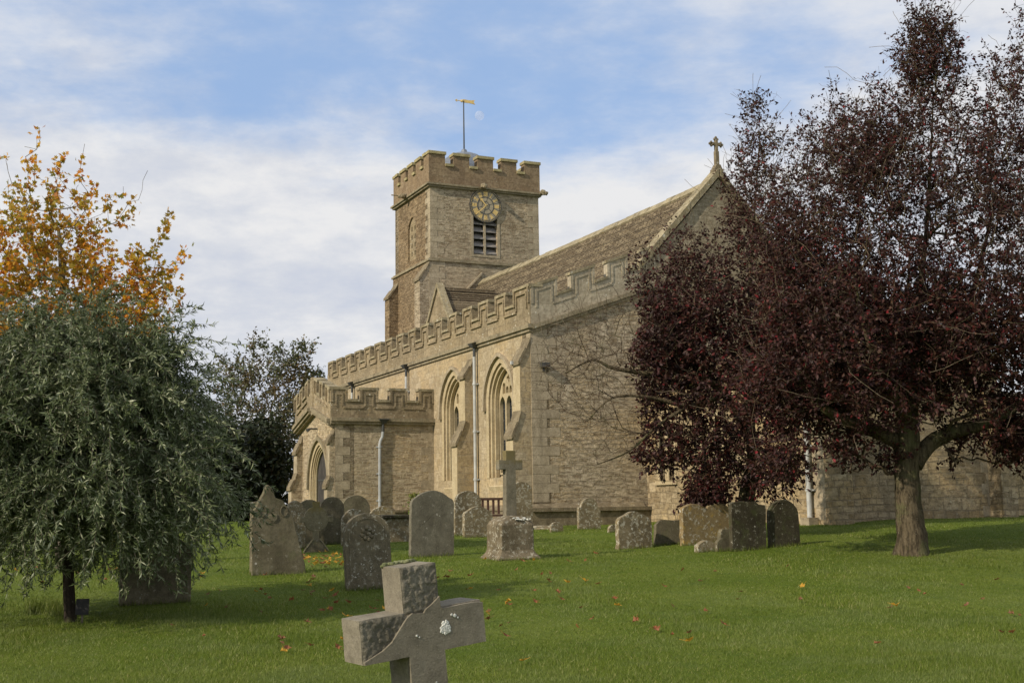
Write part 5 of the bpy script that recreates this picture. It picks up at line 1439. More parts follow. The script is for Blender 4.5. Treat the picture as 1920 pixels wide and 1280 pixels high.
def trunk_obj(paths, radii, mat_, parent, name='trunk', sides=16):
    mb = MB()
    for pth, rr in zip(paths, radii):
        # refine and add knobbles
        pts = [Vector(q) for q in pth]; fine = []; fr = []
        for i in range(len(pts) - 1):
            for k in range(5):
                t_ = k / 5; a_ = pts[max(i - 1, 0)]; b_ = pts[i]; c_ = pts[i + 1]; d_ = pts[min(i + 2, len(pts) - 1)]
                fine.append(0.5 * ((2 * b_) + (c_ - a_) * t_ + (2 * a_ - 5 * b_ + 4 * c_ - d_) * t_ * t_ + (3 * b_ - a_ - 3 * c_ + d_) * t_ ** 3)); fr.append(rr[i] * (1 - t_) + rr[i + 1] * t_)
        fine.append(pts[-1]); fr.append(rr[-1])
        o = len(mb.v); mb.tube(fine, fr, sides)
        for i in range(o, len(mb.v)):
            ring_ = (i - o) // sides; c0 = fine[min(ring_, len(fine) - 1)]; v = Vector(mb.v[i]); off_ = v - c0
            ang = math.atan2(off_.y, off_.x)
            k = 1 + 0.10 * math.sin(ang * 3 + c0.z * 1.6) + 0.06 * math.sin(ang * 7 - c0.z * 3) + 0.12 * mnoise.noise(v * 4)
            mb.v[i] = tuple(c0 + off_ * k)
    return mb.build(name, mat_, parent, smooth=True)


def V3(v): return (v.x, v.y, v.z)


# --- purple plum, right foreground
pb = at(1712, 1040); D1 = pb.y
t1 = empty('plum_tree', pb); tag(t1, 'big purple leaved plum tree with a thick forked trunk at the right', 'tree')
def L1(q): v = Vector(q) - pb; return (v.x, v.y, v.z)
tp = [P(1712, 1052, D1), P(1712, 1025, D1), P(1704, 960, D1), P(1699, 890, D1), P(1700, 830, D1), P(1705, 740, D1), P(1715, 620, D1), P(1735, 450, D1 + .2), P(1745, 300, D1), P(1750, 180, D1)]
lb = [P(1690, 835, D1), P(1650, 812, D1 - .1), P(1600, 795, D1 - .3), P(1540, 760, D1 - .5), P(1490, 700, D1 - .6)]
rb = [P(1712, 870, D1), P(1745, 830, D1 + .1), P(1795, 806, D1), P(1860, 790, D1 - .2), P(1940, 740, D1 - .2)]
fb = [P(1702, 800, D1), P(1670, 730, D1 - .6), P(1630, 640, D1 - 1.2), P(1600, 520, D1 - 1.5)]
kb = [P(1706, 760, D1), P(1760, 680, D1 + .8), P(1820, 560, D1 + 1.3), P(1860, 400, D1 + 1.3)]
trunk_obj([[L1(q) for q in tp], [L1(q) for q in lb], [L1(q) for q in rb], [L1(q) for q in fb], [L1(q) for q in kb]],
          [[0.36, 0.29, 0.225, 0.205, 0.215, 0.14, 0.08, 0.04, 0.02, 0.010], [0.13, 0.12, 0.10, 0.07, 0.04], [0.16, 0.14, 0.11, 0.08, 0.05], [0.11, 0.08, 0.05, 0.02], [0.11, 0.08, 0.05, 0.02]], M['bark'], t1)
att = np.concatenate([
    E3(1770, 470, 250, 250, D1, 2.6, 950), E3(1560, 430, 150, 220, D1 - .2, 1.8, 560), E3(1560, 640, 150, 150, D1 - .4, 1.9, 520),
    E3(1880, 640, 200, 150, D1, 2.2, 620), E3(1745, 150, 62, 140, D1, 0.7, 200), E3(1725, 640, 120, 130, D1, 2.0, 380),
    E3(1905, 260, 90, 190, D1, 1.2, 260), E3(1640, 260, 70, 100, D1, 1.0, 90), E3(2080, 480, 170, 300, D1, 2.0, 260),
    E3(1640, 760, 150, 60, D1 - .3, 1.6, 220), E3(1860, 790, 120, 50, D1, 1.6, 90), E3(1590, 840, 45, 50, D1, 0.6, 45), E3(1900, 840, 45, 50, D1, 0.8, 60), E3(1960, 800, 90, 70, D1, 1.2, 120), E3(1800, 850, 40, 20, D1, 0.5, 14),
    E3(1480, 740, 110, 90, D1 + .6, 1.4, 330), E3(1520, 560, 90, 110, D1, 1.4, 200), E3(1480, 480, 70, 120, D1, 1.0, 160), E3(1600, 300, 90, 110, D1, 1.2, 200), E3(1690, 300, 90, 130, D1, 1.2, 240), E3(1830, 330, 90, 150, D1, 1.4, 260), E3(1740, 110, 55, 100, D1, 0.7, 160), E3(1660, 860, 30, 30, D1, .5, 20), E3(1470, 860, 60, 40, D1, .9, 60)])
def lead(px, pytop, pybot, d, n_=9): return np.array([V3(P(px + (k % 2) * 6 - 3 + random.uniform(-5, 5), pytop + (pybot - pytop) * k / n_, d)) for k in range(n_)])
att = np.concatenate([att, lead(1560, 165, 300, D1), lead(1643, 150, 260, D1), lead(1712, 10, 150, D1), lead(1778, 20, 150, D1 + .1), lead(1795, 95, 200, D1), lead(1600, 200, 320, D1), lead(1868, 100, 220, D1), lead(1905, 15, 180, D1), lead(1912, 40, 180, D1), lead(1520, 230, 330, D1)])
paths = [([L1(q) for q in tp], -1), ([L1(q) for q in lb], 4), ([L1(q) for q in rb], 3), ([L1(q) for q in fb], 4), ([L1(q) for q in kb], 5)]
PA, PR, rad, ch, nf, tips = grow(paths, att - np.array(V3(pb)), 0.16, 0.35, 0.022, 0.0036, 0.10, 0.44, 0.06)
branch_mesh('branches', PA, PR, rad, M['twig'], t1, 0.0035, nf)
# sprays of twigs round every shoot
def sprays(PA, PR, rad, n_per, length, thr, upb=0.4, seg=3, frac=1.0, jit=0.35):
    sel = np.where((rad <= thr) & (PR >= 0))[0]; sel = sel[rng.random(len(sel)) < frac]; idx = np.repeat(sel, n_per); n_ = len(idx)
    d = PA[idx] - PA[PR[idx]]; d /= np.linalg.norm(d, axis=1)[:, None] + 1e-9
    d = d + rng.normal(0, 0.75, d.shape); d[:, 2] += upb; d /= np.linalg.norm(d, axis=1)[:, None]
    L = length * rng.uniform(0.4, 1.3, n_); cur = PA[idx]; pp = [cur]
    for k in range(seg):
        d = d + rng.normal(0, jit, d.shape); d /= np.linalg.norm(d, axis=1)[:, None]
        cur = cur + d * (L / seg)[:, None]; pp.append(cur)
    A_ = np.concatenate(pp); n0 = n_
    Pp = np.concatenate([np.full(n0, -1)] + [np.arange(n0) + k * n0 for k in range(seg)])
    rr = np.concatenate([np.full(n0, 0.0034 - 0.0006 * k) for k in range(seg + 1)])
    return A_, Pp, rr
SA, SP, SR = sprays(PA, PR, rad, 2, 0.42, 0.012, 0.55)
branch_mesh('twigs', SA, SP, SR, M['twig'], t1, 0.002)
XA, XP, XR_ = sprays(PA, PR, rad, 1, 1.0, 0.008, 0.7, 5, 0.16, 0.22)
branch_mesh('bare_shoots', XA, XP, XR_, M['twig_l'], t1, 0.004)
ztop = V3(P(1700, 330, D1))[2] - pb.z; zlow = V3(P(1700, 620, D1))[2] - pb.z
fr_ = lambda p: np.clip(1.0 - 0.62 * (p[:, 2] - zlow) / (ztop - zlow), 0.68, 1.0)
l1p, l1d = leaf_sites(SA, SP, SR, 4, 1, fr_)
l2p, l2d = leaf_sites(PA, PR, rad, 4, 0.010, fr_)
print('plum leaves', len(l1p), len(l2p))
lpp = np.concatenate([l1p, l2p]); lsz = np.clip(1.0 - 0.20 * (lpp[:, 2] - zlow) / (ztop - zlow), 0.80, 1.0)
leaves('crown', lpp, np.concatenate([l1d, l2d]), 0.082 * lsz, 0.045 * lsz, M['plum'], t1, 0.6, 0.7, 0.2)

# --- second plum, behind the dark headstones
pb2 = at(1398, 1008); D2 = 26.5; pb2 = P(1398, 990, D2); pb2.z = float(gz(pb2.x, pb2.y))
t2 = empty('plum_tree', pb2); tag(t2, 'purple plum tree with bare left hand branches in front of the nave gable', 'tree')
def L2(q): v = Vector(q) - pb2; return (v.x, v.y, v.z)
tp = [Vector(pb2) - Vector((0, 0, 0.1)), P(1397, 955, D2), P(1402, 910, D2), P(1412, 860, D2), P(1405, 790, D2), P(1400, 690, D2), P(1405, 560, D2), P(1415, 400, D2), P(1425, 250, D2)]
lb = [P(1408, 830, D2), P(1360, 740, D2 - .3), P(1300, 700, D2 - .5), P(1220, 700, D2 - .6), P(1150, 690, D2 - .7), P(1110, 675, D2 - .7), P(1060, 700, D2 - .7)]
l2 = [P(1360, 740, D2 - .3), P(1290, 760, D2 - .8), P(1220, 745, D2 - 1), P(1150, 745, D2 - 1), P(1100, 790, D2 - 1)]
l3 = [P(1290, 760, D2 - .8), P(1230, 800, D2 - 1.0), P(1180, 845, D2 - 1.1), P(1120, 870, D2 - 1.1)]
rb = [P(1405, 800, D2), P(1460, 700, D2), P(1510, 600, D2), P(1540, 480, D2)]
trunk_obj([[L2(q) for q in tp], [L2(q) for q in lb], [L2(q) for q in l2], [L2(q) for q in l3], [L2(q) for q in rb]],
          [[0.22, 0.19, 0.165, 0.15, 0.11, 0.075, 0.045, 0.022, 0.010], [0.09, 0.08, 0.065, 0.05, 0.04, 0.024, 0.012], [0.06, 0.05, 0.035, 0.022, 0.012], [0.04, 0.03, 0.02, 0.01], [0.08, 0.07, 0.05, 0.02]], M['bark'], t2, sides=12)
att = np.concatenate([E3(1370, 590, 150, 170, D2, 2.0, 400), E3(1320, 720, 130, 130, D2 - .4, 1.8, 330), E3(1425, 270, 40, 110, D2, 0.6, 120), E3(1430, 430, 80, 140, D2, 1.0, 260),
                      E3(1490, 620, 130, 150, D2, 1.6, 300), E3(1360, 850, 110, 60, D2 - .3, 1.5, 170), E3(1230, 830, 60, 60, D2 - .5, 1.0, 70), E3(1205, 560, 50, 110, D2 - .5, 1.0, 70), E3(1325, 925, 38, 32, D2 - .8, 0.7, 110), E3(1290, 480, 60, 60, D2, 0.9, 60), E3(1440, 890, 60, 40, D2 - .3, 1.0, 70), E3(1400, 380, 50, 120, D2, .8, 160), E3(1300, 560, 90, 90, D2, 1.4, 200), E3(1250, 640, 70, 110, D2 - .3, 1.2, 200)])
bare = np.concatenate([E3(1095, 700, 95, 120, D2 - .9, 1.3, 300), E3(1150, 640, 80, 90, D2 - .8, 1.2, 150), E3(1070, 620, 50, 50, D2 - .8, 0.8, 26), E3(1140, 820, 70, 50, D2 - 1, 0.8, 45)])
paths = [([L2(q) for q in tp], -1), ([L2(q) for q in lb], 3), ([L2(q) for q in l2], 10), ([L2(q) for q in l3], 17), ([L2(q) for q in rb], 4)]
o2 = np.array(V3(pb2))
PA, PR, rad, ch, nf, tips = grow(paths, np.concatenate([att, bare]) - o2, 0.17, 0.35, 0.022, 0.0036, 0.08, 0.42, 0.05)
branch_mesh('branches', PA, PR, rad, M['twig'], t2, 0.0048, nf)
xcut = P(1185, 700, D2).x - pb2.x
def isleafy(p): return (p[:, 0] > xcut + 0.15 * np.sin(p[:, 2] * 3))
SA, SP, SR = sprays(PA, PR, rad, 2, 0.40, 0.012, 0.5)
kp = isleafy(SA) | (rng.random(len(SA)) < 0.35)
kp3 = np.tile(kp[:len(SA) // 4], 4); remap = np.cumsum(kp3) - 1; SP = np.where(SP >= 0, remap[np.maximum(SP, 0)], -1)[kp3]; SA = SA[kp3]; SR = SR[kp3]
SA2, SP2, SR2 = SA, SP, SR
branch_mesh('twigs', SA, SP, SR, M['twig'], t2, 0.0022)
XA, XP, XR_ = sprays(PA, PR, rad, 1, 0.95, 0.008, 0.5, 5, 0.14, 0.22)
branch_mesh('bare_shoots', XA, XP, XR_, M['twig_l'], t2, 0.0045)
ztop2 = V3(P(1400, 420, D2))[2] - pb2.z; zlow2 = V3(P(1400, 640, D2))[2] - pb2.z
fr_ = lambda p: np.where(isleafy(p), np.clip(1.0 - 0.6 * (p[:, 2] - zlow2) / (ztop2 - zlow2), 0.5, 1.0), 0.0)
l1p, l1d = leaf_sites(SA, SP, SR, 3, 1, fr_); l2p, l2d = leaf_sites(PA, PR, rad, 4, 0.010, fr_)
print('plum2 leaves', len(l1p), len(l2p))
lpp = np.concatenate([l1p, l2p]); lsz = np.clip(1.0 - 0.20 * (lpp[:, 2] - zlow2) / (ztop2 - zlow2), 0.80, 1.0)
leaves('crown', lpp, np.concatenate([l1d, l2d]), 0.098 * lsz, 0.055 * lsz, M['plum'], t2, 0.6, 0.7, 0.2)

# --- silver weeping pear, left
pb3 = at(130, 1166); D3 = pb3.y
t3 = empty('weeping_pear_tree', pb3); tag(t3, 'weeping silver leaved pear tree with a slim dark trunk at the left', 'tree')
o3 = np.array(V3(pb3))
def L3(q): v = Vector(q) - pb3; return (v.x, v.y, v.z)
tp = [P(130, 1180, D3), P(130, 1150, D3), P(128, 1080, D3), P(130, 980, D3), P(140, 860, D3), P(150, 760, D3), P(165, 680, D3)]
mb_r = [0.085, 0.07, 0.062, 0.06, 0.055, 0.045, 0.03]
trunk_obj([[L3(q) for q in tp]], [mb_r], M['bark_d'], t3, sides=12)
# scaffold of arching branches, then hanging shoots
cx3 = np.array(L3(P(150, 800, D3))); Rx, Ry, Rz = 1.85, 1.7, 1.35
sa = []; 
att = np.concatenate([ellip(400, cx3 + np.array([-0.12, 0, -0.10]), (1.42, 1.3, 1.15), 0.30), ellip(150, cx3 + np.array([-0.7, 0, 0.15]), (1.3, 1.3, 1.0), 0.4), ellip(110, cx3 + np.array([-0.1, 0, 0.80]), (1.05, 0.9, 0.65), 0.5)])
att = np.concatenate([att, ellip(190, cx3 + np.array([0.10, 0, -0.80]), (1.62, 1.3, 0.38), 0.35)])
att = att[att[:, 2] > 0.75]
PA, PR, rad, ch, nf, tips = grow([([L3(q) for q in tp], -1)], att, 0.14, 0.45, 0.015, 0.0035, 0.25, 0.44, 0.045)
branch_mesh('branches', PA, PR, rad, M['bark_g'], t3, 0.003, nf)
# hanging shoots from the branch nodes
sel = np.where((rad < 0.02) & (np.arange(len(rad)) >= nf))[0]
NS = 2900; st = PA[rng.choice(sel, NS)]
out_ = (st - cx3) * np.array([1, 1, 0]); out_ /= np.linalg.norm(out_, axis=1)[:, None] + 1e-6
Ls = rng.uniform(0.5, 1.6, NS); rr_ = np.linalg.norm((st - cx3)[:, :2], axis=1)
low = st[:, 2] < 1.1; Ls[low] *= 0.95
K = 12; dcur = out_ * 0.8 + rng.normal(0, 0.35, (NS, 3)); dcur[:, 2] = rng.uniform(0.1, 0.8, NS); clump_id = rng.integers(0, 240, NS); cdir = rng.normal(0, 0.45, (240, 3)); cst = PA[rng.choice(sel, 240)]; st = np.where((rng.random(NS) < 0.6)[:, None], cst[clump_id] + rng.normal(0, 0.07, (NS, 3)), st); out_ = (st - cx3) * np.array([1, 1, 0]); out_ /= np.linalg.norm(out_, axis=1)[:, None] + 1e-6; dcur[:, :2] = (out_ * 0.55 + cdir[clump_id])[:, :2] + rng.normal(0, 0.15, (NS, 2))
uprt = rng.random(NS) < 0.26 * (st[:, 2] > 2.4) * (st[:, 0] < 1.0); Ls[uprt] *= 0.5; Ls[uprt & (rng.random(NS) < 0.3)] *= 1.7; cur = st.copy(); pts_ = [cur.copy()]
for k in range(K):
    dcur[:, 2] -= np.where(uprt, 0.05, rng.uniform(0.08, 0.25, NS)); dcur += rng.normal(0, 0.22, dcur.shape)
    dn = dcur / np.linalg.norm(dcur, axis=1)[:, None]; cur = cur + dn * (Ls / K)[:, None]
    cur[:, 2] = np.maximum(cur[:, 2], 0.36 + 0.16 * np.sin(cur[:, 0] * 3.1 + 0.8) + 0.10 * np.sin(cur[:, 0] * 9) + 0.2 * rng.random(NS)); pts_.append(cur.copy())
A_ = np.concatenate(pts_); Pp = np.concatenate([np.full(NS, -1)] + [np.arange(NS) + k * NS for k in range(K)])
rr2 = np.concatenate([np.full(NS, 0.0042 - 0.0003 * k) for k in range(K + 1)])
branch_mesh('shoots', A_, Pp, rr2, M['bark_g'], t3, 0.0022)
seg_sel = np.where(Pp >= 0)[0]; per = 7; idx = np.repeat(seg_sel, per); t_ = rng.random(len(idx))[:, None]
lp = A_[idx] * t_ + A_[Pp[idx]] * (1 - t_); ld = A_[idx] - A_[Pp[idx]]; ld /= np.linalg.norm(ld, axis=1)[:, None] + 1e-9
print('pear leaves', len(lp))
leaves('crown', lp, ld, 0.082, 0.017, M['silver'], t3, 0.05, 0.75, 0.1, curl=-0.12)

# plaque by the trunk
p = at(153, 1168); pl = empty('tree_plaque', p, R(12)); tag(pl, 'small dark plaque on a short stake at the foot of the pear tree', 'plaque')
mb = MB(); mb.hexa([(-0.075, 0.0, 0.10), (0.075, 0.0, 0.10), (0.075, 0.06, 0.28), (-0.075, 0.06, 0.28), (-0.075, -0.012, 0.103), (0.075, -0.012, 0.103), (0.075, 0.048, 0.283), (-0.075, 0.048, 0.283)]); mb.build('panel', M['black'], pl)
mb = MB(); mb.box(-0.012, 0.012, 0.02, 0.03, -0.1, 0.16); mb.build('stake', M['bark_g'], pl)

# --- orange maple behind the pear
D4 = 22.0; pb4 = P(120, 1040, D4); pb4.z = float(gz(pb4.x, pb4.y))
t4 = empty('maple_tree', pb4); tag(t4, 'orange and gold autumn maple rising behind the silver pear', 'tree')
o4 = np.array(V3(pb4))
def L4(q): v = Vector(q) - pb4; return (v.x, v.y, v.z)
tp = [L4(pb4 - Vector((0, 0, 0.1))), L4(P(120, 950, D4)), L4(P(125, 850, D4)), L4(P(120, 700, D4)), L4(P(118, 560, D4)), L4(P(110, 430, D4))]
trunk_obj([tp], [[0.16, 0.13, 0.12, 0.09, 0.06, 0.03]], M['bark_g'], t4, sides=10)
att = np.concatenate([E3(60, 520, 150, 150, D4, 1.6, 420), E3(230, 560, 115, 110, D4, 1.2, 300), E3(150, 640, 160, 90, D4, 1.4, 260), E3(110, 400, 120, 70, D4, 1.0, 120), E3(-60, 500, 120, 160, D4, 1.4, 120)] +
                     [np.array([V3(P(px + (by - px) * 0 + random.uniform(-3, 3) + (bx - px) * k / 6, py + (by - py) * k / 6, D4 + random.uniform(-.3, .3))) for k in range(6)]) for px, py, bx, by in
                      ((72, 240, 62, 360), (48, 275, 58, 390), (160, 270, 135, 390), (14, 292, 14, 380), (120, 290, 105, 380), (180, 342, 150, 420), (275, 320, 245, 430), (230, 350, 240, 440), (325, 398, 290, 460), (352, 465, 310, 520), (100, 300, 95, 400))])
PA, PR, rad, ch, nf, tips = grow([(tp, -1)], att - o4, 0.17, 0.4, 0.02, 0.0042, 0.3, 0.42, 0.05)
branch_mesh('branches', PA, PR, rad, M['bark_g'], t4, 0.004, nf)
# bare shoots at the right edge
lp, ld = leaf_sites(PA, PR, rad, 9, 0.014, lambda p: np.where(p[:, 2] > P(120, 420, D4).z - pb4.z, 0.6, 1.0))
lp = lp + rng.normal(0, 0.05, lp.shape)
print('maple leaves', len(lp))
leaves('crown', lp, ld, 0.088, 0.095, M['maple'], t4, 0.5, 0.9, 0.15, kind='lobed')

# --- dark tree left of the church
def far_tree(name, label, px, base_y, D, blobs, leafm, lsize, n_leaf, trunk_r=0.2, cat='tree', ltop=0.8, spread=0.2, twig=True, group=None, tiprad=0.006):
    pb_ = P(px, base_y, D); pb_.z = float(gz(pb_.x, pb_.y))
    t_ = empty(name, pb_); tag(t_, label, cat, group); o_ = np.array(V3(pb_))
    top = blobs[0]
    q0 = np.array(V3(P(top[0], top[1], D))) - o_
    tp_ = [(0, 0, -0.1), tuple(q0 * np.array([.1, .1, .2])), tuple(q0 * np.array([.4, .4, .45])), tuple(q0 * np.array([.9, .9, .8])), tuple(q0)]
    trunk_obj([tp_], [[trunk_r, trunk_r * .85, trunk_r * .7, trunk_r * .45, trunk_r * .2]], M['bark_g'] if 'yew' not in name else M['bark_d'], t_, sides=9)
    att_ = np.concatenate([E3(*b[:4], D + b[4], b[5], b[6]) for b in blobs]) - o_
    att_ = att_[att_[:, 2] > 0.15]
    PA_, PR_, rad_, ch_, nf_, tips_ = grow([(tp_, -1)], att_, 0.3, 0.35, 0.03, tiprad, 0.2, 0.42, 0.09)
    branch_mesh('branches', PA_, PR_, rad_, M['twig'], t_, tiprad * 0.8, nf_)
    lp_, ld_ = leaf_sites(PA_, PR_, rad_, n_leaf, tiprad * 3.5)
    lp_ = lp_ + rng.normal(0, spread, lp_.shape) * 0.5
    leaves('crown', lp_, ld_, lsize, lsize * 0.62, M[leafm], t_, 0.3, 1.0, 0.2)
    return t_


far_tree('hawthorn_tree', 'dark green thin topped tree between the pear and the porch', 490, 1000, 58.0,
         [(495, 780, 95, 110, 0, 2.5, 520), (540, 800, 60, 100, 0, 2.0, 240), (500, 690, 75, 50, 0, 1.5, 150), (430, 780, 60, 110, 0, 2.0, 260), (480, 870, 90, 80, 0, 2.0, 300), (560, 700, 40, 40, 0, 1.0, 60), (485, 640, 22, 30, 0, .5, 30), (575, 645, 22, 18, 0, .4, 24), (550, 670, 40, 30, 0, .8, 50), (440, 690, 50, 40, 0, 1., 70), (520, 650, 16, 14, 0, .4, 10)], 'hawthorn', 0.15, 8)
yl = [('wide black green yew behind the hanging pear branches', 385, 52, 100), ('dark yew bush directly left of the church porch', 480, 55, 75), ('dark yew at the far left edge behind the pear', 20, 50, 110),
      ('dark yew beyond the pear trunk', 200, 51, 120), ('dark round yew right of the pear trunk', 300, 54, 90), ('low dark yew left of the pear trunk', 100, 54, 90)]
for lab_, px_, D_, r_ in yl:
    far_tree('yew_tree', lab_, px_, 985, D_, [(px_, 895, r_, 85, 0, 2.6, 520), (px_ + 10, 830, r_ * 0.7, 50, 0, 2.0, 160)], 'yew', 0.24, 13, 0.25, spread=0.5, group='yews along the churchyard edge')
far_tree('cherry_tree', 'small patch of red autumn leaves at the left edge beside the maple', -40, 1000, 27.0, [(-35, 570, 55, 70, 0, 1.0, 160)], 'redleaf', 0.10, 5, 0.1, spread=0.12)
far_tree('ash_tree', 'thin dark tree just left of the aisle roof end', 590, 1000, 62.0, [(592, 715, 26, 30, 0, 1.0, 60), (570, 760, 40, 60, 0, 1.4, 120)], 'green_d', 0.18, 9, 0.12)

# plants at the foot of the wall
for (px_, py_, D_, h_, n_, lab) in ((778, 985, 41.5, 1.0, 500, 'yellow green climbing plant on the wall beside the chest tomb'), (1330, 1010, 26, 0.45, 220, 'small leafy weed against the yellow lichened headstone')):
    p = P(px_, py_, D_); p.z = float(gz(p.x, p.y)); t_ = empty('plant', p); tag(t_, lab, 'plant')
    pts_ = rng.normal(0, 1, (n_, 3)) * np.array([0.13, 0.1, 0]) + np.stack([np.zeros(n_), np.zeros(n_), rng.uniform(0, h_, n_)], 1)
    leaves('foliage', pts_, np.tile([0, -0.3, 0.5], (n_, 1)), 0.09, 0.055, M['plant'], t_, 0.1, 0.8)
    mb = MB()
    for k in range(6): mb.tube([(random.uniform(-.08, .08), 0, 0), (random.uniform(-.15, .15), random.uniform(-.1, .1), h_)], 0.006, 5)
    mb.build('stems', M['twig'], t_)
# coarse tuft at the pear's foot
for (px_, py_) in ((70, 1150), (104, 1152)):
    p = at(px_, py_); n_ = 240
    ang_ = rng.uniform(0, 6.28, n_); bx = rng.normal(0, 0.07, n_); by = rng.normal(0, 0.06, n_); hh_ = rng.uniform(0.08, 0.26, n_)
    v = np.stack([np.stack([bx - .004, by, bx * 0 - .01], 1), np.stack([bx + .004, by, bx * 0 - .01], 1), np.stack([bx + np.cos(ang_) * hh_ * .4, by + np.sin(ang_) * hh_ * .4, hh_], 1)], 1).reshape(-1, 3)
    o = fastmesh('grass_tuft', v, np.arange(n_ * 3).reshape(-1, 3), M['grass']); o.location = p
    tag(o, 'taller rough grass tuft left of the pear trunk' if px_ == 70 else 'rough grass tuft close against the pear trunk', 'grass tuft')

# ------------------------------------------------------------------ fallen leaves
def leaf_proto(m_, seed, name):
    rs = random.Random(seed); mb = MB(); n_ = 15; pts = []
    for k in range(n_):
        a = 2 * math.pi * k / n_; r_ = rs.uniform(0.75, 1.1) if k % 3 == 0 else rs.uniform(0.5, 0.68)
        if k in (7, 8): r_ = 0.4
        r_ *= rs.uniform(0.85, 1.1); x_, y_ = r_ * math.cos(a), r_ * math.sin(a)
        pts.append((x_, y_, 0.55 * (x_ * x_ * rs.uniform(0.2, 1) - 0.3 * y_ * y_ + rs.uniform(-.2, .4)) + 0.15 + rs.uniform(0, .15)))
    mb.add([(0, 0, 0.08)] + pts, [(0, 1 + k, 1 + (k + 1) % n_) for k in range(n_)])
    mb.tube([(0, 0, 0.08), (-0.9, 0.1, 0.35), (-1.3, 0.2, 0.5)], 0.03, 4)
    return mb.build(name, M[m_], None)


spots = {'r': [], 'b': [], 'y': []}
for px_, py_, c_ in ((1478, 1065, 'r'), (1505, 1104, 'y'), (1292, 1209, 'y'), (1678, 1141, 'y'), (1804, 1102, 'b'), (1896, 1156, 'b'), (1912, 1160, 'b'), (1897, 1192, 'r'), (980, 1247, 'y'), (948, 1199, 'r'), (1112, 1166, 'r'), (1192, 1170, 'r'), (1118, 1042, 'r'), (1098, 1055, 'r'), (1002, 1054, 'y'), (1066, 1056, 'r'), (1053, 1129, 'r'), (1152, 1128, 'r'), (1384, 1129, 'b'), (633, 1220, 'r'), (537, 1222, 'r'), (1355, 1176, 'r'), (670, 1095, 'r'), (524, 1201, 'b'), (608, 1127, 'r'), (630, 1121, 'r'), (506, 1127, 'r'), (582, 1119, 'b'), (322, 1178, 'b'), (880, 1190, 'b'), (1670, 1145, 'b'), (1120, 1100, 'r'), (910, 1052, 'y')):
    spots[c_].append((px_, py_))
for _ in range(62):
    spots[random.choice('rrrrbby')].append((random.gauss(880, 190), random.triangular(1050, 1215, 1085)))
for _ in range(30):
    spots[random.choice('rrbby')].append((random.uniform(380, 680), random.triangular(1075, 1235, 1110)))
for _ in range(14): spots[random.choice('rrbb')].append((random.uniform(1100, 1900), random.uniform(1060, 1230)))
for _ in range(60): spots[random.choice('yyyrrb')].append((random.gauss(600, 32), random.triangular(1036, 1072, 1050)))
for _ in range(16): spots[random.choice('yrr')].append((random.uniform(10, 440), random.uniform(1068, 1100)))
for c_, m_, lab, grp in (('r', 'fall_r', 'curled orange red maple leaf fallen on the grass', 'red leaves scattered on the lawn'), ('b', 'fall_b', 'shrivelled dark brown leaf fallen on the grass', 'brown leaves scattered on the lawn'), ('y', 'fall_y', 'bright yellow maple leaf fallen on the grass', 'yellow leaves scattered on the lawn')):
    protos = [leaf_proto(m_, 10 + k + ord(c_), 'fallen_leaf') for k in range(3)]
    for k, (px_, py_) in enumerate(spots[c_]):
        o = protos[k] if k < 3 else protos[k % 3].copy()
        if k >= 3: scene.collection.objects.link(o)
        p = at(px_, max(py_, 1030)); s_ = random.uniform(0.040, 0.070) * (0.85 if c_ == 'b' else 1)
        o.location = (p.x, p.y, p.z + 0.040); o.scale = (s_, s_ * random.uniform(0.6, 1), s_)
        o.rotation_euler = (random.uniform(-.6, .6), random.uniform(-.6, .6), random.uniform(0, 6.28)); tag(o, lab, 'leaf', grp)

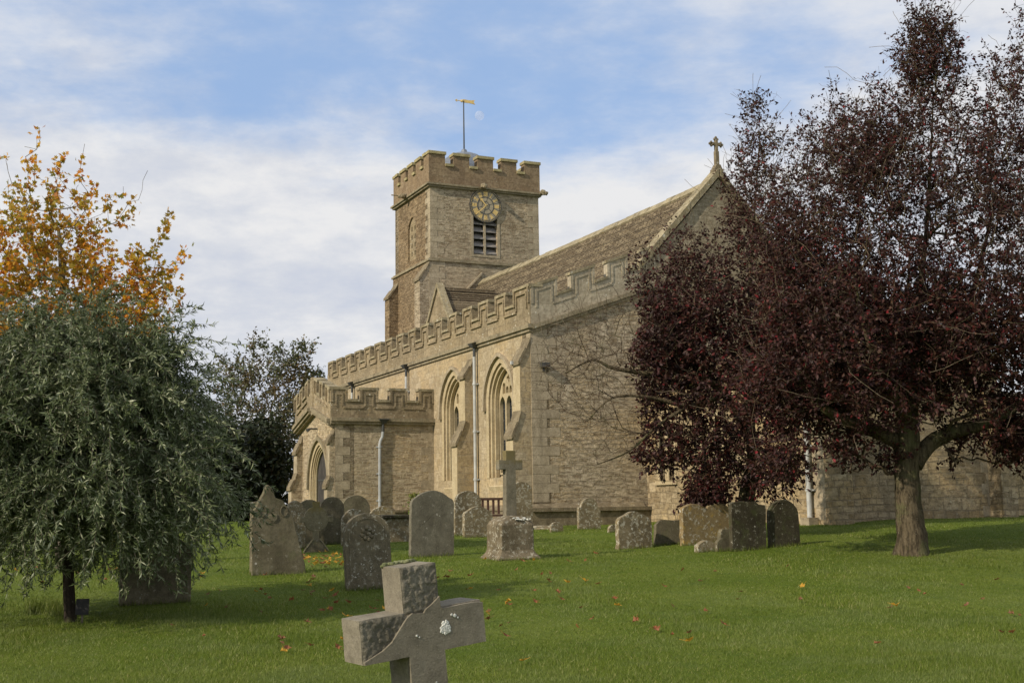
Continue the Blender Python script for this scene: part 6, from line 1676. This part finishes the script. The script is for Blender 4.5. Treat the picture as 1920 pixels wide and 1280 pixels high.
# longer grass left standing round the feet of the stones and trees
def fringe(cx, cy, hw_, ht_, yaw, n_, hmax=0.10):
    u_ = rng.uniform(-1, 1, n_); e = rng.random(n_) < 0.75
    a = np.where(e, u_ * hw_, np.sign(u_) * hw_); b = np.where(e, -ht_ - 0.012, u_ * ht_) + rng.normal(0, 0.015, n_)
    x = cx + a * math.cos(yaw) - b * math.sin(yaw); y = cy + a * math.sin(yaw) + b * math.cos(yaw); z = gz(x, y)
    h = rng.uniform(0.03, hmax, n_); w2 = np.full(n_, 0.0035); an_ = rng.uniform(0, 6.28, n_); l = rng.normal(0, 0.02, (n_, 2))
    GRASS.append(np.stack([np.stack([x - np.cos(an_) * w2, y - np.sin(an_) * w2, z - .01], 1), np.stack([x + np.cos(an_) * w2, y + np.sin(an_) * w2, z - .01], 1), np.stack([x + l[:, 0], y + l[:, 1], z + h], 1)], 1).reshape(-1, 3))
for o in list(scene.objects):
    if o.name.split('.')[0] == 'gravestone' and 'w' in o: fringe(o.location.x, o.location.y, o['w'] / 2, 0.06, TH, int(260 * o['w'] + 60))
fringe(pc.location.x, pc.location.y, 0.45, 0.42, R(25), 260, 0.08)
for t_ in (t1, t2, t3):
    for k in range(10): a_ = k * 0.628; fringe(t_.location.x + 0.3 * math.cos(a_), t_.location.y + 0.3 * math.sin(a_), 0.12, 0.05, a_, 30, 0.09)
vg = np.concatenate(GRASS)
tag(fastmesh('grass', vg, np.arange(len(vg)).reshape(-1, 3), M['grass']), 'short green grass blades covering the churchyard lawn', 'grass', kind='stuff')

# ------------------------------------------------------------------ moon
mp = P(899, 217, 3500)
bm_ = bmesh.new(); bmesh.ops.create_uvsphere(bm_, u_segments=32, v_segments=16, radius=9.2 / F * 3500)
me = bpy.data.meshes.new('moon'); bm_.to_mesh(me); bm_.free(); me.polygons.foreach_set('use_smooth', [True] * len(me.polygons))
m_, t = mat('moon_surface'); v = objvec(t); nn = t.noise(v, 0.12, 4, 0.6)
dif = t.new('ShaderNodeBsdfDiffuse', inp={'Color': t.mix(t.step(nn, 0.42, 0.6), (0.50, 0.54, 0.62), (0.68, 0.70, 0.76))})
tr = t.new('ShaderNodeBsdfTransparent'); mx = t.new('ShaderNodeMixShader', inp={0: 0.20, 1: tr.outputs[0], 2: dif.outputs[0]})
o_ = t.new('ShaderNodeOutputMaterial'); t.l.new(mx.outputs[0], o_.inputs[0]); me.materials.append(m_)
mo = bpy.data.objects.new('moon', me); scene.collection.objects.link(mo); mo.location = mp
tag(mo, 'faint pale daytime moon in the blue sky right of the weather vane', 'moon')
for o in scene.objects:
    for k in ('w', 'h'):
        if k in o: del o[k]
